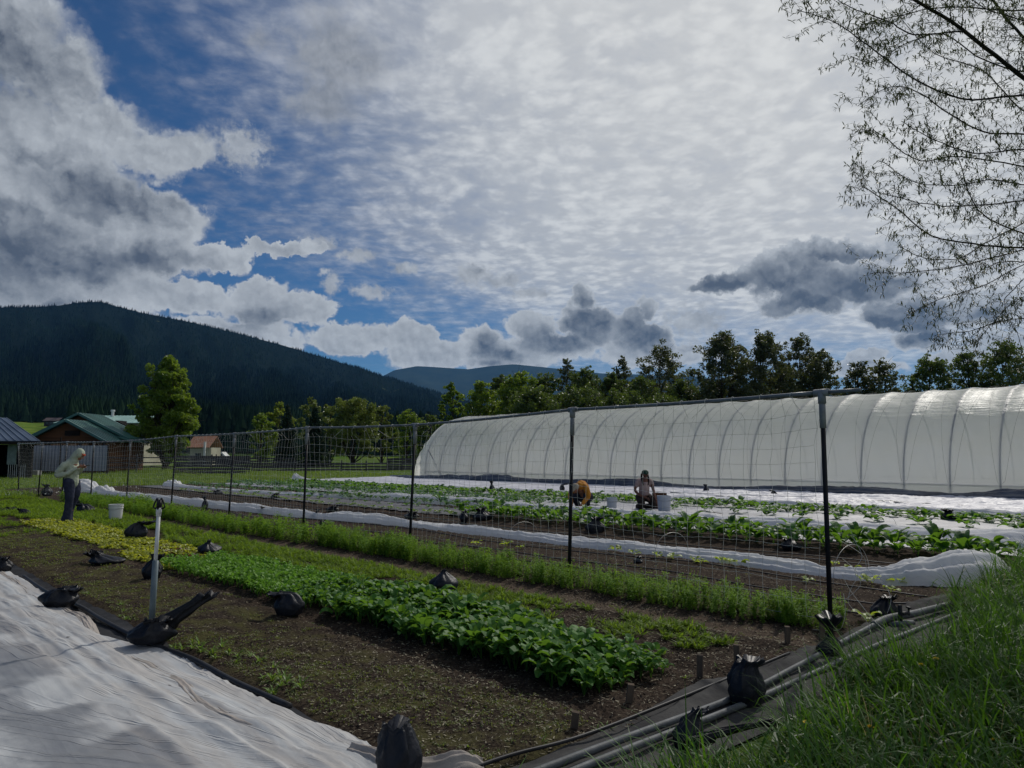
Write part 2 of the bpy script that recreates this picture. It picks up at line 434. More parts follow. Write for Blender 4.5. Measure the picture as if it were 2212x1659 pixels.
pathm = b.ss(nn+wob*.3, 5.95, 6.1)*(1.-b.ss(nn+wob*.3, 6.4, 6.6))
soilc = b.mix(.18, soilc, (0., 0., 0.)); soilc = b.mix(pathm*.6, soilc, b.mix(mid, lin(112, 98, 84), lin(88, 76, 66)))
moss = b.ss(nn+wob, 2.2, 2.6)*(1.-b.ss(nn+wob, 3.2, 3.6))*b.ss(mid+fine*.4, .62, .85)
soilc = b.mix(moss*.55, soilc, lin(82, 84, 44))
grassc = b.mix(b.ss(mid, .3, .7), lin(52, 74, 30), lin(84, 104, 44))
grassc = b.mix(b.ss(big, .45, .75)*.6, grassc, lin(108, 116, 56))
inside = b.ss(tt+wob, 2.55, 2.75)*(1.-b.ss(tt+wob*2., 41.4, 41.9))*(1.-b.ss(nn, 28.6, 29.))
# the field edge on the far left is rough grass
inside = inside*(1.-b.ss(tt-nn*.35+wob*3., 29.5, 31.5)*(1.-b.ss(nn, 6.2, 7.2)))
b.put(p_.inputs['Base Color'], b.mix(inside, grassc, soilc)); p_.inputs['Roughness'].default_value = .92; p_.inputs['Specular IOR Level'].default_value = .03
bn = b.node('ShaderNodeBump'); bn.inputs['Distance'].default_value = .02; b.put(bn.inputs['Height'], fine+mid*.6); b.l.new(bn.outputs[0], p_.inputs['Normal'])
b.l.new(p_.outputs[0], o_.inputs[0])
V = np.stack([X_.ravel(), Y_.ravel(), gz(X_, Y_).ravel()], 1)
g = link('ground', npmesh('ground', V, gridF(len(xs), len(ys)), True), gm); tag(g, 'dark garden soil with grass beyond', kind='structure')
def onground(t, n, dz=0.):
    t = np.asarray(t, float); n = np.asarray(n, float)
    x = t*DX+n*NX; y = t*DY+n*NY
    return np.stack([x, y, gz(x, y)+dz], -1)

# ------------------------------------------------------------------ hills
def interp(pts, u):
    a = np.array(pts, float); return np.interp(u, a[:, 0], a[:, 1])
ridge1 = [(-900,760),(-500,720),(-200,672),(0,660),(60,659),(110,656),(150,650),(185,647),(215,650),(240,658),(300,673),(400,692),(500,716),(600,742),(700,772),(760,790),(830,813),(900,834),(960,852),(1060,878),(1250,925),(1450,960),(1600,975),(2600,975)]
ridge2 = [(600,860),(800,826),(850,799),(900,790),(950,793),(1010,797),(1060,790),(1110,786),(1180,793),(1300,806),(1500,812),(1700,838),(1900,846),(2212,850),(2600,862)]
def uaz(az):
    return 1106+FPX*np.tan(az)/1.0
def hillmesh(ridge, r0, r1, nu, nr, lo, hi, gul, seed, pw):
    az = np.linspace(lo, hi, nu); g_ = np.linspace(0, 1, nr)
    A, Gg = np.meshgrid(az, g_, indexing='ij')
    e = (HOR-interp(ridge, uaz(A)))/FPX*np.cos(A)
    Rr = r0+(r1-r0)*Gg
    warp = (fbm(A*14, Gg*3, seed, 4)-.5)
    rid = np.abs(fbm(A*22+Gg*1.5, Gg*2.2, seed+5, 4)-.5)*2
    ang = e*np.clip(Gg, 0, 1)**pw
    ang = ang*(1+gul*(rid-.35)*np.sin(np.pi*np.clip(Gg, 0, 1))**.8) + gul*.02*warp*np.sin(np.pi*Gg)
    z = Rr*ang
    return A, Gg, Rr, z
def hillz(A, Gg, r0, r1, ridge, gul, seed, pw):
    e = (HOR-interp(ridge, uaz(A)))/FPX*np.cos(A)
    rid = np.abs(fbm(A*22+Gg*1.5, Gg*2.2, seed+5, 4)-.5)*2; warp = (fbm(A*14, Gg*3, seed, 4)-.5)
    ang = e*Gg**pw*(1+gul*(rid-.35)*np.sin(np.pi*Gg)**.8)+gul*.02*warp*np.sin(np.pi*Gg)
    return (r0+(r1-r0)*Gg)*ang
H1 = dict(r0=330., r1=3000., ridge=ridge1, gul=.45, seed=40, pw=.62)
A, Gg, Rr, z = hillmesh(ridge1, 330, 3000, 420, 130, R(-52), R(38), .45, 40, .62)
back = z[:, -1:]*.55
Vh = np.stack([np.sin(A)*Rr, np.cos(A)*Rr, z-.3], -1)
ex = np.stack([np.sin(A[:, -1])*4200, np.cos(A[:, -1])*4200, back[:, 0]], -1)[:, None]
Vh = np.concatenate([Vh, ex], 1)
hm, b = newmat('forest_floor')
o_ = b.node('ShaderNodeOutputMaterial'); p_ = b.node('ShaderNodeBsdfPrincipled'); tc = b.node('ShaderNodeTexCoord')
n1 = b.noise(tc.outputs['Object'], .006, 6, .6); n2 = b.noise(tc.outputs['Object'], .05, 6, .6)
hx, hy, hz_ = b.sep(tc.outputs['Object'])
rr_ = b.m('SQRT', hx*hx+hy*hy)
near = 1.-b.ss(rr_+(n2-.5)*60., 600., 630.)
c = b.mix(b.ss(n2, .3, .7), lin(14, 22, 20), lin(24, 32, 26))
c = b.mix(b.ss(n1, .66, .70)*.8, c, lin(96, 104, 62))
c = b.mix(near, c, b.mix(b.ss(n2, .3, .7), lin(78, 104, 42), lin(112, 128, 60)))
b.put(p_.inputs['Base Color'], c); p_.inputs['Roughness'].default_value = 1.; p_.inputs['Specular IOR Level'].default_value = 0.; b.l.new(p_.outputs[0], o_.inputs[0])
hl = link('hills', npmesh('hills', Vh.reshape(-1, 3), gridF(420, 131), True), hm); tag(hl, 'dark forested mountain slope', kind='structure')
A2, G2, R2, z2 = hillmesh(ridge2, 4300, 9000, 260, 60, R(-18), R(46), .3, 77, .7)
m2 = mat('far_slope', lin(32, 42, 44), lin(48, 56, 50), rough=1., scale=.004, detail=8, spec=0.)
h2 = link('far_hills', npmesh('far_hills', np.stack([np.sin(A2)*R2, np.cos(A2)*R2, z2-40*(1-G2)], -1).reshape(-1, 3), gridF(260, 60), True), m2); tag(h2, 'far bare blue ridge', kind='structure')

def conifer(levels=4, k=7, seed=0):
    r_ = np.random.RandomState(seed); V = []; F = []; n = 0
    for i in range(levels):
        z0 = .08+.86*i/levels; z1 = min(1., z0+.42*(1-i/levels*.4)); rad = .19*(1-i/(levels+.35))+.015
        ph = np.arange(k)*2*math.pi/k+r_.rand()*2
        rr = rad*(1+.5*(r_.rand(k)-.5))
        ring = np.stack([np.cos(ph)*rr, np.sin(ph)*rr, z0+.05*(r_.rand(k)-.6)], 1)
        V.append(np.concatenate([ring, [[0, 0, z1]]])); j = np.arange(k)
        F.append(np.stack([j, (j+1) % k, np.full(k, k)], 1)+n); n += k+1
    return np.concatenate(V), np.concatenate(F)
# the wood on the slope: sown evenly over the slope as it is seen from the valley floor
N = 70000
a_ = R(-40)+rs.rand(N)*R(74); q = rs.rand(N)**.95; gg = q**(1/.62); 
gg[:2600] = 1.-rs.rand(2600)*.012
rr = 330+2670*gg; keep = (rr > 600) | ((uaz(a_) > 150) & (rr > 350))
clear = fbm(a_*40, gg*30, 91, 3) > .74
keep &= ~clear
# the meadow at the foot, left
a_, gg, rr = a_[keep], gg[keep], rr[keep]
zz = hillz(a_, gg, **H1)
dist_sc = (7+13*rs.rand(len(a_))**1.6)*(1-.3*sstep(gg, .5, 1.))*(1+.15*sstep(gg, .25, .0))
V = []; F = []; R_ = []; n = 0
for k in range(5):
    tv, tf = conifer(4 if k < 3 else 5, 6, k)
    s_ = np.arange(len(a_)) % 5 == k
    pos = np.stack([np.sin(a_[s_])*rr[s_], np.cos(a_[s_])*rr[s_], zz[s_]-1.], 1)
    hgt = dist_sc[s_]; sc = np.stack([hgt*.95, hgt*.95, hgt], 1)
    v_, f_ = inst(tv, tf, pos, rs.rand(s_.sum())*6.28, sc)
    V.append(v_); F.append(f_+n); n += len(v_); R_.append(np.repeat(np.clip(rs.rand(s_.sum())*.35+1.1*(fbm(a_[s_]*16, gg[s_]*5, 5, 4)-.35)+.35*sstep(gg[s_], .3, .0), 0, 1), len(tf)))
fo = link('forest', npmesh('forest', np.concatenate(V), np.concatenate(F), False, np.concatenate(R_)), leafmat('needles_far', lin(6, 15, 18), lin(40, 58, 42), trans=.0, rough=1., spec=.0))
tag(fo, 'dark conifer forest covering the mountain slope', kind='stuff')

# ------------------------------------------------------------------ haze
hb = MB().box((0, 4500, 495), (16000, 10600, 1000)).mesh('haze')
hzm, b = newmat('valley_haze'); o_ = b.node('ShaderNodeOutputMaterial'); vv = b.node('ShaderNodeVolumePrincipled')
vv.inputs['Color'].default_value = (.20, .52, 1., 1); vv.inputs['Density'].default_value = HAZE = 3.2e-5; vv.inputs['Anisotropy'].default_value = .2
b.l.new(vv.outputs[0], o_.inputs['Volume'])
ho = link('haze', hb, hzm); tag(ho, 'thin blue valley haze', kind='stuff')
ho.location = (0, 0, 0)

# ------------------------------------------------------------------ trees
BARK = mat('bark', lin(70, 62, 54), lin(44, 38, 34), rough=.9, scale=6, bump=.02, stretch=(1, 1, .25))
def envelope(kind, h):
    """crown radius (0..1) at height fraction h of the crown"""
    if kind == 'oval': return math.sin(math.pi*min(1, h*.86+.12))**.6
    if kind == 'round': return math.sin(math.pi*min(1, h*.78+.2))**.5
    if kind == 'flame': return (math.sin(math.pi*min(1, (h*.9+.08))**.8))**.75
    if kind == 'column': return .62*math.sin(math.pi*min(1, h*.9+.08))**.35
    if kind == 'wide': return math.sin(math.pi*min(1, h*.65+.3))**.45
    return 1-h
def make_tree(name, u, vtop, wpx, Y, kind, leafm, label, group, nleaf=9000, lsize=.26, lobes=26, gap=.5, trunk=.22, crown0=.14, seed=1, base=None, cat='tree', spread=1.):
    r_ = np.random.RandomState(seed)
    top = PD(u, vtop, Y); H = top[2]; x0 = top[0]; Rm = wpx/2/FPX*Y
    root = empty(name, (x0, Y, 0), label=label, cat=cat, group=group)
    tb = MB(); c0 = H*crown0
    lean = r_.randn(2)*.03*H
    tp = np.array([[0, 0, -.2], [lean[0]*.2, lean[1]*.2, H*.25], [lean[0]*.6, lean[1]*.6, H*.55], [lean[0]*.3, lean[1]*.3, H*.9]])
    ax = spline(tp, 14); tb.tube(ax, np.linspace(trunk, .03, 14), 7)
    C = []
    for i in range(lobes):
        h = ((i+.5)/lobes)**.85; zc = c0+(H-c0)*(.04+.92*h)
        ph = i*2.4+r_.rand()*.9; e = envelope(kind, h)*Rm
        rad = e*(.35+.55*math.sqrt(r_.rand()))
        lr = Rm*(.20+.20*r_.rand())*(.6+.5*envelope(kind, h))*spread
        if h > .93: rad *= .35
        rad = max(0, min(rad, e-lr*.55))
        ctr = np.array([math.cos(ph)*rad, math.sin(ph)*rad*.9, min(zc, H-lr*1.0)])
        C.append((ctr, lr))
        zs = max(c0*.7, ctr[2]-rad*.9-lr*.6); k = min(13, int(zs/H/.9*13)); p0 = ax[k]
        mid_ = (p0+ctr)/2+np.array([0, 0, -.1*rad])
        br = spline([p0, mid_, ctr], 6); tb.tube(br, np.linspace(trunk*.32, .02, 6), 5, cap=False)
        for _ in range(5):
            e2 = ctr+r_.randn(3)*lr*.6; tb.tube(spline([mid_*.3+ctr*.7, (ctr+e2)/2+r_.randn(3)*.1*lr, e2], 4), np.linspace(trunk*.1+.008, .008, 4), 3, cap=False)
    tb.build('trunk', BARK, root, smooth=True)
    pts = []; wsum = sum(l**2 for _, l in C)
    for ctr, lr in C:
        m_ = int(nleaf*lr**2/wsum); ns = max(5, int(10*gap+5))
        sub = ctr+r_.randn(ns, 3)*lr*np.array([.5, .5, .42])
        w_ = r_.randint(0, ns, m_)
        d = r_.randn(m_, 3); d /= np.linalg.norm(d, axis=1)[:, None]
        rad = (r_.rand(m_)**.45)*lr*(.30+.18*r_.rand(ns))[w_]*(1.25-.45*gap)
        pts.append(sub[w_]+d*rad[:, None]*np.array([1, 1, .8]))
    P_ = np.concatenate(pts); P_ = P_[P_[:, 2] > c0*.55]; n_ = len(P_)
    q_ = rand_quads(P_, lsize, r_)
    var = np.clip(.25+.5*r_.rand(n_)+.25*(fbm(P_[:, 0]*.8, P_[:, 2]*.8, seed, 2)), 0, 1)
    link('crown', npmesh('crown', q_[0], q_[1], False, var), leafm, root)
    return root
def rand_quads(P_, ls, r_, aspect=.6):
    n_ = len(P_); a = r_.randn(n_, 3); a /= np.linalg.norm(a, axis=1)[:, None]
    b2 = np.cross(a, r_.randn(n_, 3)); b2 /= np.linalg.norm(b2, axis=1)[:, None]
    s_ = (ls*(.55+.8*r_.rand(n_)))[:, None]/2
    A_ = a*s_; B_ = b2*s_*aspect
    Vq = np.stack([P_-A_, P_+B_*1.0-A_*.1, P_+A_, P_-B_-A_*.1], 1).reshape(-1, 3)
    return Vq, np.arange(n_*4).reshape(-1, 4)
LM = leafmat('leaves_spring', lin(62, 86, 30), lin(106, 128, 42), tcol=lin(145, 170, 48), trans=.42)
LMy = leafmat('leaves_yellow_green', lin(88, 108, 34), lin(124, 140, 52), tcol=lin(160, 172, 60), trans=.45)
LMw = leafmat('leaves_willow', lin(88, 102, 40), lin(116, 128, 56), tcol=lin(132, 146, 56), trans=.35)
LMd = leafmat('leaves_deep', lin(50, 68, 34), lin(82, 100, 44), tcol=lin(115, 135, 48), trans=.35)
LMc = leafmat('leaves_cottonwood', lin(44, 54, 38), lin(74, 84, 50), tcol=lin(112, 118, 54), trans=.35, spec=.5)
GB = 'leafy trees standing behind the plastic tunnel'; GM = 'garden trees beyond the lawn'
make_tree('broadleaf_tree', 366, 768, 112, 72, 'flame', LM, 'big bright green full-crowned tree right of the green-roofed brown house', None, 52000, .25, 70, .1, .3, .10, 11, spread=1.15)
make_tree('broadleaf_tree', 605, 866, 62, 120, 'oval', LMy, 'bright yellow-green tree just left of the taller pointed conifer', GM, 6500, .32, 20, .3, .2, .1, 12)
make_tree('broadleaf_tree', 566, 893, 62, 112, 'oval', LM, 'low bushy mid-green tree, leftmost of the garden trees past the big tree', GM, 5000, .32, 18, .4, .2, .05, 13)
make_tree('poplar_tree', 672, 855, 60, 150, 'oval', LMw, 'pale thin olive tree showing behind the broad conifer', GM, 5000, .36, 18, .6, .2, .1, 14)
make_tree('willow_tree', 765, 856, 118, 118, 'wide', LMw, 'wide rounded olive willow with several domes behind the trellis fence', GM, 17000, .32, 34, .2, .4, .18, 15)
make_tree('willow_tree', 715, 874, 70, 122, 'round', LMw, 'smaller olive willow dome joined to the left side of the wide willow', GM, 7000, .32, 18, .2, .3, .15, 16)
make_tree('willow_tree', 826, 872, 62, 124, 'round', LMw, 'olive willow dome joined to the right side of the wide willow', GM, 7000, .32, 18, .2, .3, .15, 17)
make_tree('broadleaf_tree', 880, 884, 80, 135, 'round', LM, 'low green tree between the willow domes and the small pointed poplar', GM, 6500, .34, 18, .3, .25, .1, 18)
make_tree('broadleaf_tree', 930, 892, 70, 138, 'round', LMd, 'low dark green tree above the far end of the plastic tunnel', GM, 5500, .34, 18, .3, .25, .1, 19)
make_tree('poplar_tree', 976, 820, 66, 100, 'flame', LM, 'slender pointed green poplar standing left of the long tree belt', GB, 9500, .28, 28, .3, .2, .08, 20)
spec = [ # u, top, width, Y, kind, mat, leaves, gap, label
 (1040,822,92,105,'oval',LM,8500,.4,'mid green rounded tree at the left start of the long tree belt'),
 (1082,806,70,118,'oval',LMd,7000,.4,'narrow taller tree peeking behind the belt start, under the far ridge'),
 (1118,796,110,102,'round',LM,11000,.35,'broad green tree in the left part of the belt, right of the far ridge end'),
 (1178,800,110,106,'round',LMd,11000,.35,'broad darker tree in the belt, left of the thin spiky crown'),
 (1226,770,62,112,'oval',LMc,3600,1.,'thin spiky see-through crown rising above the left part of the belt'),
 (1262,792,100,104,'round',LMd,10500,.4,'dark full tree below and right of the thin spiky crown'),
 (1318,800,90,104,'round',LMd,9500,.4,'dark full tree in the middle of the belt, left of the paired airy crowns'),
 (1345,765,66,112,'oval',LMc,4200,1.,'left of the two airy see-through crowns in the middle of the belt'),
 (1428,742,120,108,'round',LMc,7500,1.,'right and larger of the two airy see-through crowns in the middle of the belt'),
 (1385,812,110,100,'round',LMd,10000,.4,'dark low tree under the two airy crowns'),
 (1470,818,110,100,'round',LMd,9500,.4,'dark low tree between the airy crowns and the tall cottonwoods'),
 (1150,835,130,96,'round',LMd,9000,.2,'low dark bushy tree filling the gap in the left part of the belt'),
 (1245,838,130,97,'round',LMd,9000,.2,'low dark bushy tree under the thin spiky crown'),
 (1340,842,130,96,'round',LMd,9000,.2,'low dark bushy tree under the left airy crown'),
 (1440,845,130,95,'round',LMd,9000,.2,'low dark bushy tree under the right airy crown'),
 (1550,820,120,99,'round',LMd,8000,.3,'dark leafy foot of the belt in front of the leftmost tall cottonwood'),
 (1562,712,140,96,'oval',LMc,12500,.85,'tall cottonwood, leftmost of the tall clump behind the tunnel'),
 (1648,714,140,98,'oval',LMc,12500,.85,'tall cottonwood, second from the left of the tall clump'),
 (1725,718,112,102,'oval',LMc,8500,.9,'tall narrow cottonwood, third from the left of the tall clump'),
 (1768,752,110,98,'round',LMc,8500,1.,'lower spreading cottonwood at the right end of the tall clump'),
 (1690,790,150,108,'round',LMd,8000,.6,'dark undergrowth tree filling the foot of the tall clump'),
 (1852,778,88,92,'oval',LMc,4200,.9,'left of the two small dark trees right of the tall clump'),
 (1906,776,104,92,'oval',LMc,5200,.9,'right of the two small dark trees right of the tall clump'),
 (2010,765,124,90,'round',LMd,7000,.75,'rounded dark tree, leftmost of the last three above the tunnel'),
 (2086,752,98,90,'oval',LMd,5200,.75,'narrow dark tree, middle of the last three above the tunnel'),
 (2164,732,140,88,'oval',LMd,9500,.7,'largest dark tree, rightmost of the last three above the tunnel'),
]
for i, (u, vt, w, Y, kd, lm, nl, gp, lb) in enumerate(spec):
    make_tree('cottonwood_tree' if lm is LMc else 'broadleaf_tree', u, vt, w, Y, kd, lm, lb, GB, int(nl*1.9), .30, 26 if w < 80 else 38, gp*.75, .2, .04, 100+i, spread=1.25 if lm is LMc else 1.3)
for i, (u, vt, w) in enumerate([(2260, 745, 110), (1970, 812, 60)]):
    if i == 1: make_tree('broadleaf_tree', u, vt, w, 90, 'oval', LMd, 'small low dark tree between the small pair and the last three above the tunnel', GB, 2600, .27, 14, .8, .12, .1, 140+i)
# garden conifers
NEED = leafmat('needles_near', lin(24, 38, 30), lin(44, 62, 44), trans=.08, rough=.7, spec=.15)
def spruce(u, vtop, vbase, wpx, Y, label, seed):
    r_ = np.random.RandomState(seed); top = PD(u, vtop, Y); H = top[2]; Rm = wpx/2/FPX*Y
    root = empty('spruce_tree', (top[0], Y, 0), label=label, cat='tree', group=GM)
    MB().tube([(0, 0, 0), (0, 0, H)], [.2, .03], 6).build('trunk', BARK, root)
    pts = []
    for i in range(38):
        h = i/38.; z0 = .35+(H-.5)*h; rad = Rm*(1-h)**.8*(.85+.3*r_.rand())
        for k in range(int(11*(1-h))+5):
            ph = r_.rand()*6.28; L = rad*(.8+.3*r_.rand()); s_ = np.sqrt(r_.rand(26))
            pts.append(np.stack([np.cos(ph)*L*s_, np.sin(ph)*L*s_, z0-.22*L*s_], 1)+r_.randn(26, 3)*.07)
    P_ = np.concatenate(pts); P_ = P_[P_[:, 2] > .1]; q_ = rand_quads(P_, .3, r_, .45)
    link('crown', npmesh('crown', q_[0], q_[1], False, r_.rand(len(P_))), NEED, root)
spruce(622, 872, 985, 66, 100, 'dark pointed conifer, left and narrower of the two behind the fence', 3)
spruce(681, 878, 985, 84, 96, 'dark pointed conifer, right and broader of the two behind the fence', 4)

# ------------------------------------------------------------------ overhanging willow at the upper right
def willow():
    r_ = np.random.RandomState(5)
    root = empty('willow_tree', (8.6, 7.6, 0), label='near leafy willow with thin bare-looking branches hanging in from the right edge', cat='tree')
    o0 = np.array([8.6, 7.6, 0.]); tb = MB(); tw = MB()
    tb.tube(spline([(0, 0, -.1), (.05, 0, 1.5), (-.1, -.05, 3.), (-.05, -.2, 4.6), (.2, -.2, 6.5)], 16), np.linspace(.2, .1, 16), 10)
    limbs = [
     ([(2400,330,7.6),(2290,235,7.3),(2212,172,7.1),(2079,66,6.8),(1964,-8,6.6),(1880,-70,6.5)], .032, .009),
     ([(2400,230,7.9),(2290,150,7.8),(2212,92,7.7),(2132,0,7.6),(2090,-80,7.6)], .022, .01),
     ([(2420,190,7.2),(2330,196,7.0),(2212,200,6.9),(2094,206,6.8),(1988,163,6.7),(1897,101,6.6),(1801,38,6.5),(1728,14,6.45)], .014, .003),
     ([(2420,320,7.4),(2330,300,7.3),(2212,289,7.2),(2127,286,7.1),(2055,250,7.0),(1988,202,6.9),(1930,190,6.8),(1862,232,6.75)], .012, .003),
     ([(2420,420,7.8),(2330,385,7.7),(2212,360,7.6),(2065,341,7.4),(1979,350,7.3),(1905,300,7.2),(1880,282,7.2)], .011, .003),
     ([(2420,400,7.0),(2330,420,6.9),(2212,436,6.8),(2100,446,6.7),(2000,444,6.6),(1900,420,6.5)], .011, .003),
     ([(2420,520,7.2),(2330,530,7.1),(2212,531,7.0),(2113,523,6.9),(2017,504,6.8),(1950,451,6.7),(1883,408,6.6),(1858,396,6.6)], .013, .003),
     ([(2420,580,7.6),(2330,550,7.5),(2212,509,7.4),(2127,470,7.3),(2094,422,7.2),(2065,346,7.1),(2040,280,7.1)], .011, .003),
     ([(2420,470,7.),(2330,505,6.9),(2212,543,6.8),(2094,576,6.7),(1969,595,6.6),(1866,600,6.5)], .010, .0025),
     ([(2420,480,7.7),(2330,520,7.5),(2212,566,7.3),(2113,614,7.1),(2036,638,7.),(1969,668,6.9)], .008, .0025),
     ([(2420,650,7.3),(2330,665,7.2),(2212,686,7.1),(2151,696,7.),(2084,716,6.9),(2012,724,6.8)], .008, .0025),
     ([(2212,566,7.3),(2160,570,7.25),(2113,590,7.2),(2089,634,7.2),(2058,690,7.2)], .006, .002),
     ([(2420,560,7.1),(2330,600,7.0),(2212,640,6.9),(2150,690,6.8),(2100,748,6.7)], .007, .002),
     ([(2420,60,6.8),(2300,70,6.7),(2212,50,6.6),(2120,20,6.5),(2040,-30,6.4)], .012, .003),
     ([(2420,-40,7.4),(2300,10,7.3),(2200,28,7.2),(2060,20,7.1),(1960,40,7.0),(1880,60,7.0)], .012, .003),
     ([(2420,260,8.2),(2300,255,8.1),(2212,240,8.),(2120,150,7.9),(2010,110,7.8),(1930,20,7.7)], .012, .003),
     ([(2420,300,6.7),(2300,330,6.6),(2212,320,6.5),(2110,330,6.4),(2020,300,6.3),(1950,260,6.2)], .010, .003),
     ([(2420,460,8.),(2300,450,7.9),(2212,480,7.8),(2130,520,7.7),(2060,560,7.6),(1990,560,7.5),(1935,535,7.5)], .009, .003),
     ([(2420,380,7.4),(2300,400,7.3),(2212,400,7.2),(2140,390,7.1),(2050,400,7.),(1960,390,6.9),(1900,352,6.8)], .009, .003),
     ([(2420,120,7.6),(2300,140,7.5),(2212,150,7.4),(2110,120,7.3),(2030,70,7.2),(1950,90,7.1),(1880,130,7.05),(1830,115,7.)], .010, .003),
     ([(2079,66,6.8),(1980,70,6.8),(1900,30,6.8),(1830,5,6.8),(1780,-30,6.8)], .008, .003),
     ([(2212,600,7.6),(2180,640,7.6),(2190,690,7.6),(2212,730,7.6),(2230,790,7.6)], .005, .002),
    ]
    leaves = Acc(); lp = []; ld = []
    tips = []
    for k, (pl, ra, rb) in enumerate(limbs):
        P_ = np.array([PD(*p) for p in pl])-o0
        if pl[0][0] > 2350:
            hub = np.array([-.05+.1*r_.randn(), -.1, min(5.5, max(1.9, P_[0, 2]*.62+.2))]); P_ = np.concatenate([[hub, (hub*.4+P_[0]*.6)], P_]); ra = ra*1.15
        S = spline(P_, 40); S += np.cumsum(r_.randn(40, 3), 0)*.004
        (tb if k < 2 else tw).tube(S, np.linspace(ra, rb, 40), 7 if k < 2 else 5)
        L = np.linalg.norm(np.diff(S, axis=0), axis=1).sum()
        nt = int(L/.085)
        for j in range(nt):
            f = (j+r_.rand())/nt
            if k < 2 and f < .3: continue
            i = min(38, int(f*39)); p = S[i]; d = S[i+1]-S[i]; d /= np.linalg.norm(d)
            side = r_.randn(3)*np.array([1, 1, .9]); side -= d*side.dot(d); side /= np.linalg.norm(side)
            dr = d*.8+side*.8+np.array([-.15, 0, -.05]); dr /= np.linalg.norm(dr)
            LL = (.16+.42*r_.rand())*(1.-.45*f)
            q1 = p+dr*LL*.5+r_.randn(3)*.02; q2 = p+dr*LL+np.array([0, 0, .06-.10*r_.rand()])+r_.randn(3)*.03
            T = spline([p, q1, q2], 6); tw.tube(T, np.linspace(max(.0016, rb*.6), .0011, 6), 3, cap=False)
            tips.append((T, f))
            if r_.rand() < .6:
                p = T[3]; dr2 = dr+r_.randn(3)*.6; dr2 /= np.linalg.norm(dr2); T2 = spline([p, p+dr2*LL*.25, p+dr2*LL*.5+r_.randn(3)*.02], 5)
                tw.tube(T2, np.linspace(.0014, .001, 5), 3, cap=False); tips.append((T2, f))
    tb.build('trunk', mat('willow_bark', lin(62, 58, 50), lin(38, 36, 34), rough=.85, scale=14, bump=.01, stretch=(1, 1, .3)), root, True)
    tw.build('branches', mat('willow_twig', lin(46, 40, 36), lin(32, 28, 28), rough=.7, scale=20), root, True)
    var = [plant([leaf(.054, .010, (0, 0, 0), 0, e, curl=c, fold=.3, seg=3, shape='l')]) for e, c in ((.3, .6), (.1, .9), (.5, .4), (-.1, .3))]
    pos = []; 
    for T, f in tips:
        dn = np.interp
        n_ = int(2+np.linalg.norm(T[-1]-T[0])/.034)
        for j in range(n_):
            w_ = (j+.5)/n_*4.9*(len(T)-1)/5; i = min(len(T)-2, int(w_)); p = T[i]+(T[i+1]-T[i])*(w_-i)
            for _ in range(1+(r_.rand() < .45)): pos.append(p)
        for _ in range(4): pos.append(T[-1]+r_.randn(3)*.002)
    pos = np.array(pos); n_ = len(pos)
    leaves.plants(var, pos, .65+.6*r_.rand(n_), yaw=r_.rand(n_)*6.283, tilt=(r_.rand(n_)-.45)*2.2)
    leaves.build('leaves', leafmat('willow_leaf', lin(56, 62, 42), lin(90, 98, 64), tcol=lin(92, 104, 48), trans=.25, spec=.4), root)
    for ch in root.children: pass
willow()
